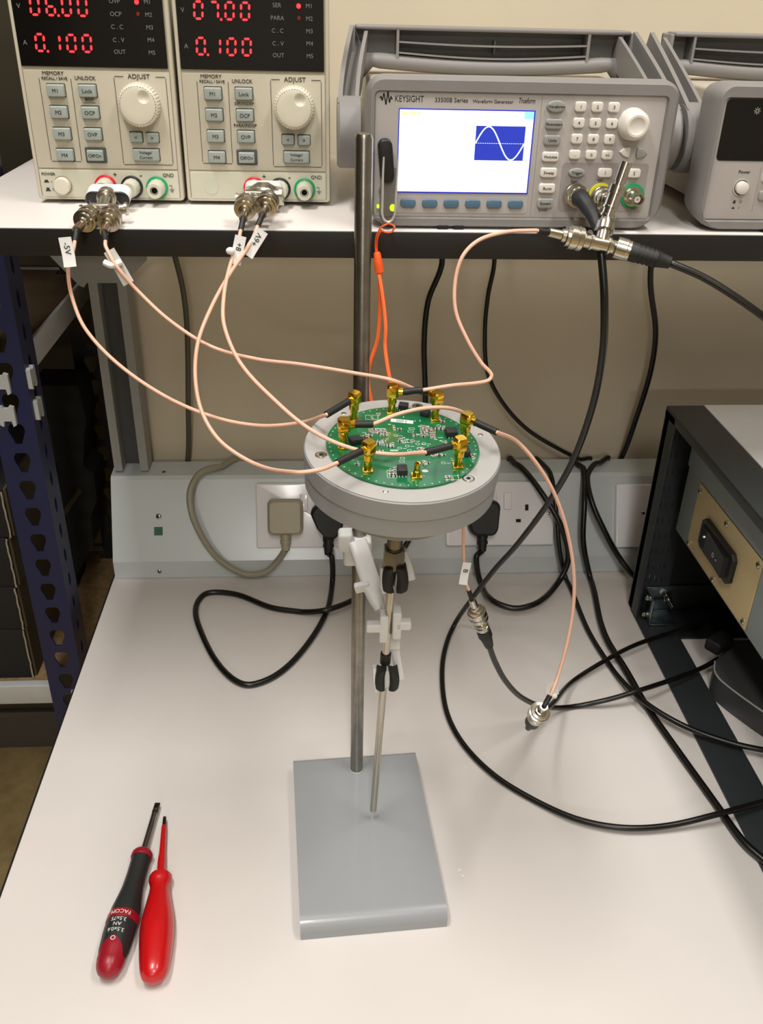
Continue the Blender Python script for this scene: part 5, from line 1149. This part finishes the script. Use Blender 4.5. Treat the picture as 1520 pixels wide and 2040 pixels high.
# ------------------------------------------------------------------ storage racking left of the bench
def keyhole(n=20):
    out = []
    for i in range(n):
        a = 2 * PI * i / n; x, y = math.cos(a), math.sin(a)
        if y > -.25: out.append((.0088 * (x if abs(y) < .9 else x), min(.0075, .0100 * y)))
        else: k = min(1, (-.25 - y) / .55); out.append((.0088 * x * (1 - k) + .0036 * (1 if x > 0 else -1) * k if abs(x) > .15 else .0036 * (x / .15), -.0025 - .0135 * k))
    return out
def post(parent, x0, x1, y0, y1, z0, z1, m, name='post'):
    """angle upright: a face to -y and a flange to +x, both pierced"""
    b = MB(); KH = keyhole(); n = len(KH)
    def cellface(Xf, wd, pitch, hole, zA, zB, th=.0018):
        z = zA
        while z + pitch <= zB + 1e-6:
            cz = z + pitch / 2; rect = []
            for (u, v) in hole:
                a = math.atan2(v, u); ca, sa = math.cos(a), math.sin(a); k = min((wd / 2) / max(abs(ca), 1e-6), (pitch / 2) / max(abs(sa), 1e-6)); rect.append((ca * k, sa * k))
            # snap to the corners so neighbouring cells close
            for cx_, cy_ in ((wd / 2, pitch / 2), (-wd / 2, pitch / 2), (-wd / 2, -pitch / 2), (wd / 2, -pitch / 2)):
                j = min(range(n), key=lambda i: (rect[i][0] - cx_) ** 2 + (rect[i][1] - cy_) ** 2); rect[j] = (cx_, cy_)
            T = lambda P_, d: [(u, v + cz, d) for u, v in P_]
            b.loft([T(rect, 0), T(hole, 0), T(hole, -th), T(rect, -th)], False, False, X=Xf); z += pitch
    wd = x1 - x0; cellface(frame(((x0 + x1) / 2, y0, 0), (1, 0, 0), (0, 0, 1), (0, -1, 0)), wd, .0345, KH, z0, z1)
    slit = ell(0, 0, .0042, .0100, n)
    cellface(frame((x1, (y0 + y1) / 2, 0), (0, 1, 0), (0, 0, 1), (1, 0, 0)), y1 - y0, .0345, slit, z0, z1)
    b.box(x0 - .002, x0, y0, y0 + .016, z0, z1); b.box(x1 - .016, x1, y1, y1 + .002, z0, z1)
    return b.build(name, m, parent)
sr = thing('storage_rack', 'steel storage rack with a navy blue front post and chipboard shelves beside the bench', 'storage rack', (-.6, 1.05, FZ))
lab(post(sr, -.352, -.311, .898, .939, FZ, .74, 'bluesteel'), 'navy blue pierced front post')
lab(post(sr, -.345, -.304, 1.200, 1.238, FZ, .74, 'blacksteel'), 'black pierced rear post')
LB0, UB0 = -.106, .325
for z0_, z1_ in ((-.1195, -.090), (.325, .3555)):
    MB().box(-.90, -.353, .900, .912, z0_, z1_, .001).build('shelf_beam', 'whitesteel', sr)
    MB().box(-.3155, -.3125 + .0015, .941, 1.198, z0_, z1_, .0008).build('shelf_beam', 'whitesteel', sr)
    MB().box(-.90, -.346, 1.222, 1.234, z0_, z1_, .001).build('shelf_beam', 'whitesteel', sr)
MB().box(-.90, -.3535, .913, 1.245, -.1065, -.0905).box(-.3534, -.3165, .942, 1.199, -.1065, -.0905).build('shelf_panel', 'chip', sr)
MB().box(-.90, -.3535, .913, 1.245, .339, .3550).box(-.3534, -.3165, .942, 1.199, .339, .3550).build('shelf_panel', 'shadeboard', sr)
MB().box(-.90, -.3535, .913, 1.245, .71, .726).box(-.3534, -.3165, .942, 1.199, .71, .726).build('shelf_panel', 'chip', sr)  # unseen board above the view, added to shade the rack below
def clip(X):
    return MB(X).loft([[(u * 1.0, v, d) for u, v in [(-.0085, .010), (-.0085, -.0105), (-.005, -.0125), (-.004, -.006), (.004, -.006), (.005, -.0125), (.0085, -.0105), (.0085, .010), (.004, .0115), (.0025, .0085), (-.0025, .0085), (-.004, .0115)]] for d in (0, .0045)]).build('beam_clip', 'whitesteel', sr)
for px, py in ((4, 762), (16, 826)):
    p = at_y(px, py, .8975); clip(frame((p.x, .8975, p.z), (1, 0, 0), (0, 0, 1), (0, -1, 0)))
for px, py in ((59, 750), (73, 812)):
    p = at_x(px, py, -.3105); clip(frame((-.3108, p.y, p.z), (0, 1, 0), (0, 0, 1), (1, 0, 0)))
p = at_y(136, 1388, .8975); clip(frame((-.318, .8975, p.z + .002), (1, 0, 0), (0, 0, 1), (0, -1, 0)))
# stacked boxes on the low shelf
names = ['black cardboard box at the bottom of the stack on the rack shelf', 'black cardboard box second from the bottom of the stack on the rack shelf', 'black cardboard box third from the bottom of the stack on the rack shelf', 'black cardboard box topmost of the stack on the rack shelf']
for i, (z0_, z1_, xr) in enumerate(((-.0895, -.0130, -.3755), (-.0125, .0510, -.3745), (.0515, .1210, -.3720), (.1215, .1840, -.3660))):
    t = thing('cardboard_box', names[i], 'box', ((xr - .35), 1.0, z0_), 'black boxes on the rack shelf')
    MB().box(xr - .30, xr - .003, .9165, 1.12, z0_ + .0004, z1_, .0008).build('front', 'blackcard', t)
    MB().box(xr - .0028, xr + .0004, .921, 1.12, z0_ + .0004, z1_).build('side', 'browncard', t)
    pts = [(xr - .0026 + random.uniform(-.0005, .0005), .9150, z0_ + .001 + (z1_ - z0_ - .002) * k / 12) for k in range(13)]
    MB().tube(pts, .0011, 6, 0).build('torn_edge', 'cardin', t)
    if i in (0, 1): pass
bc = thing('storage_case', 'black case at the rear of the rack shelf behind the blue post', 'storage case', (-.42, 1.12, -.09))
b = MB(frame((0, 1.115, 0), (1, 0, 0), (0, 0, 1), (0, -1, 0)))
P_ = [at_y(px, py, 1.115) for px, py in ((152, 1166), (150, 1150), (186, 1085), (181, 1030), (193, 995), (187, 944), (166, 930), (168, 862), (172, 838), (156, 768), (60, 768))]
b.prism([(p.x, p.z if i else -.0895) for i, p in enumerate(P_)] + [(P_[-1].x, -.0895)], -.06, 0)
b.build('case_body', 'blackcard', bc)
e0, e1 = at_y(128, 1022, 1.1135), at_y(160, 975, 1.1135)
MB().cyl(e0, e1, .004, seg=8).build('pale_strap', 'browncard', bc)
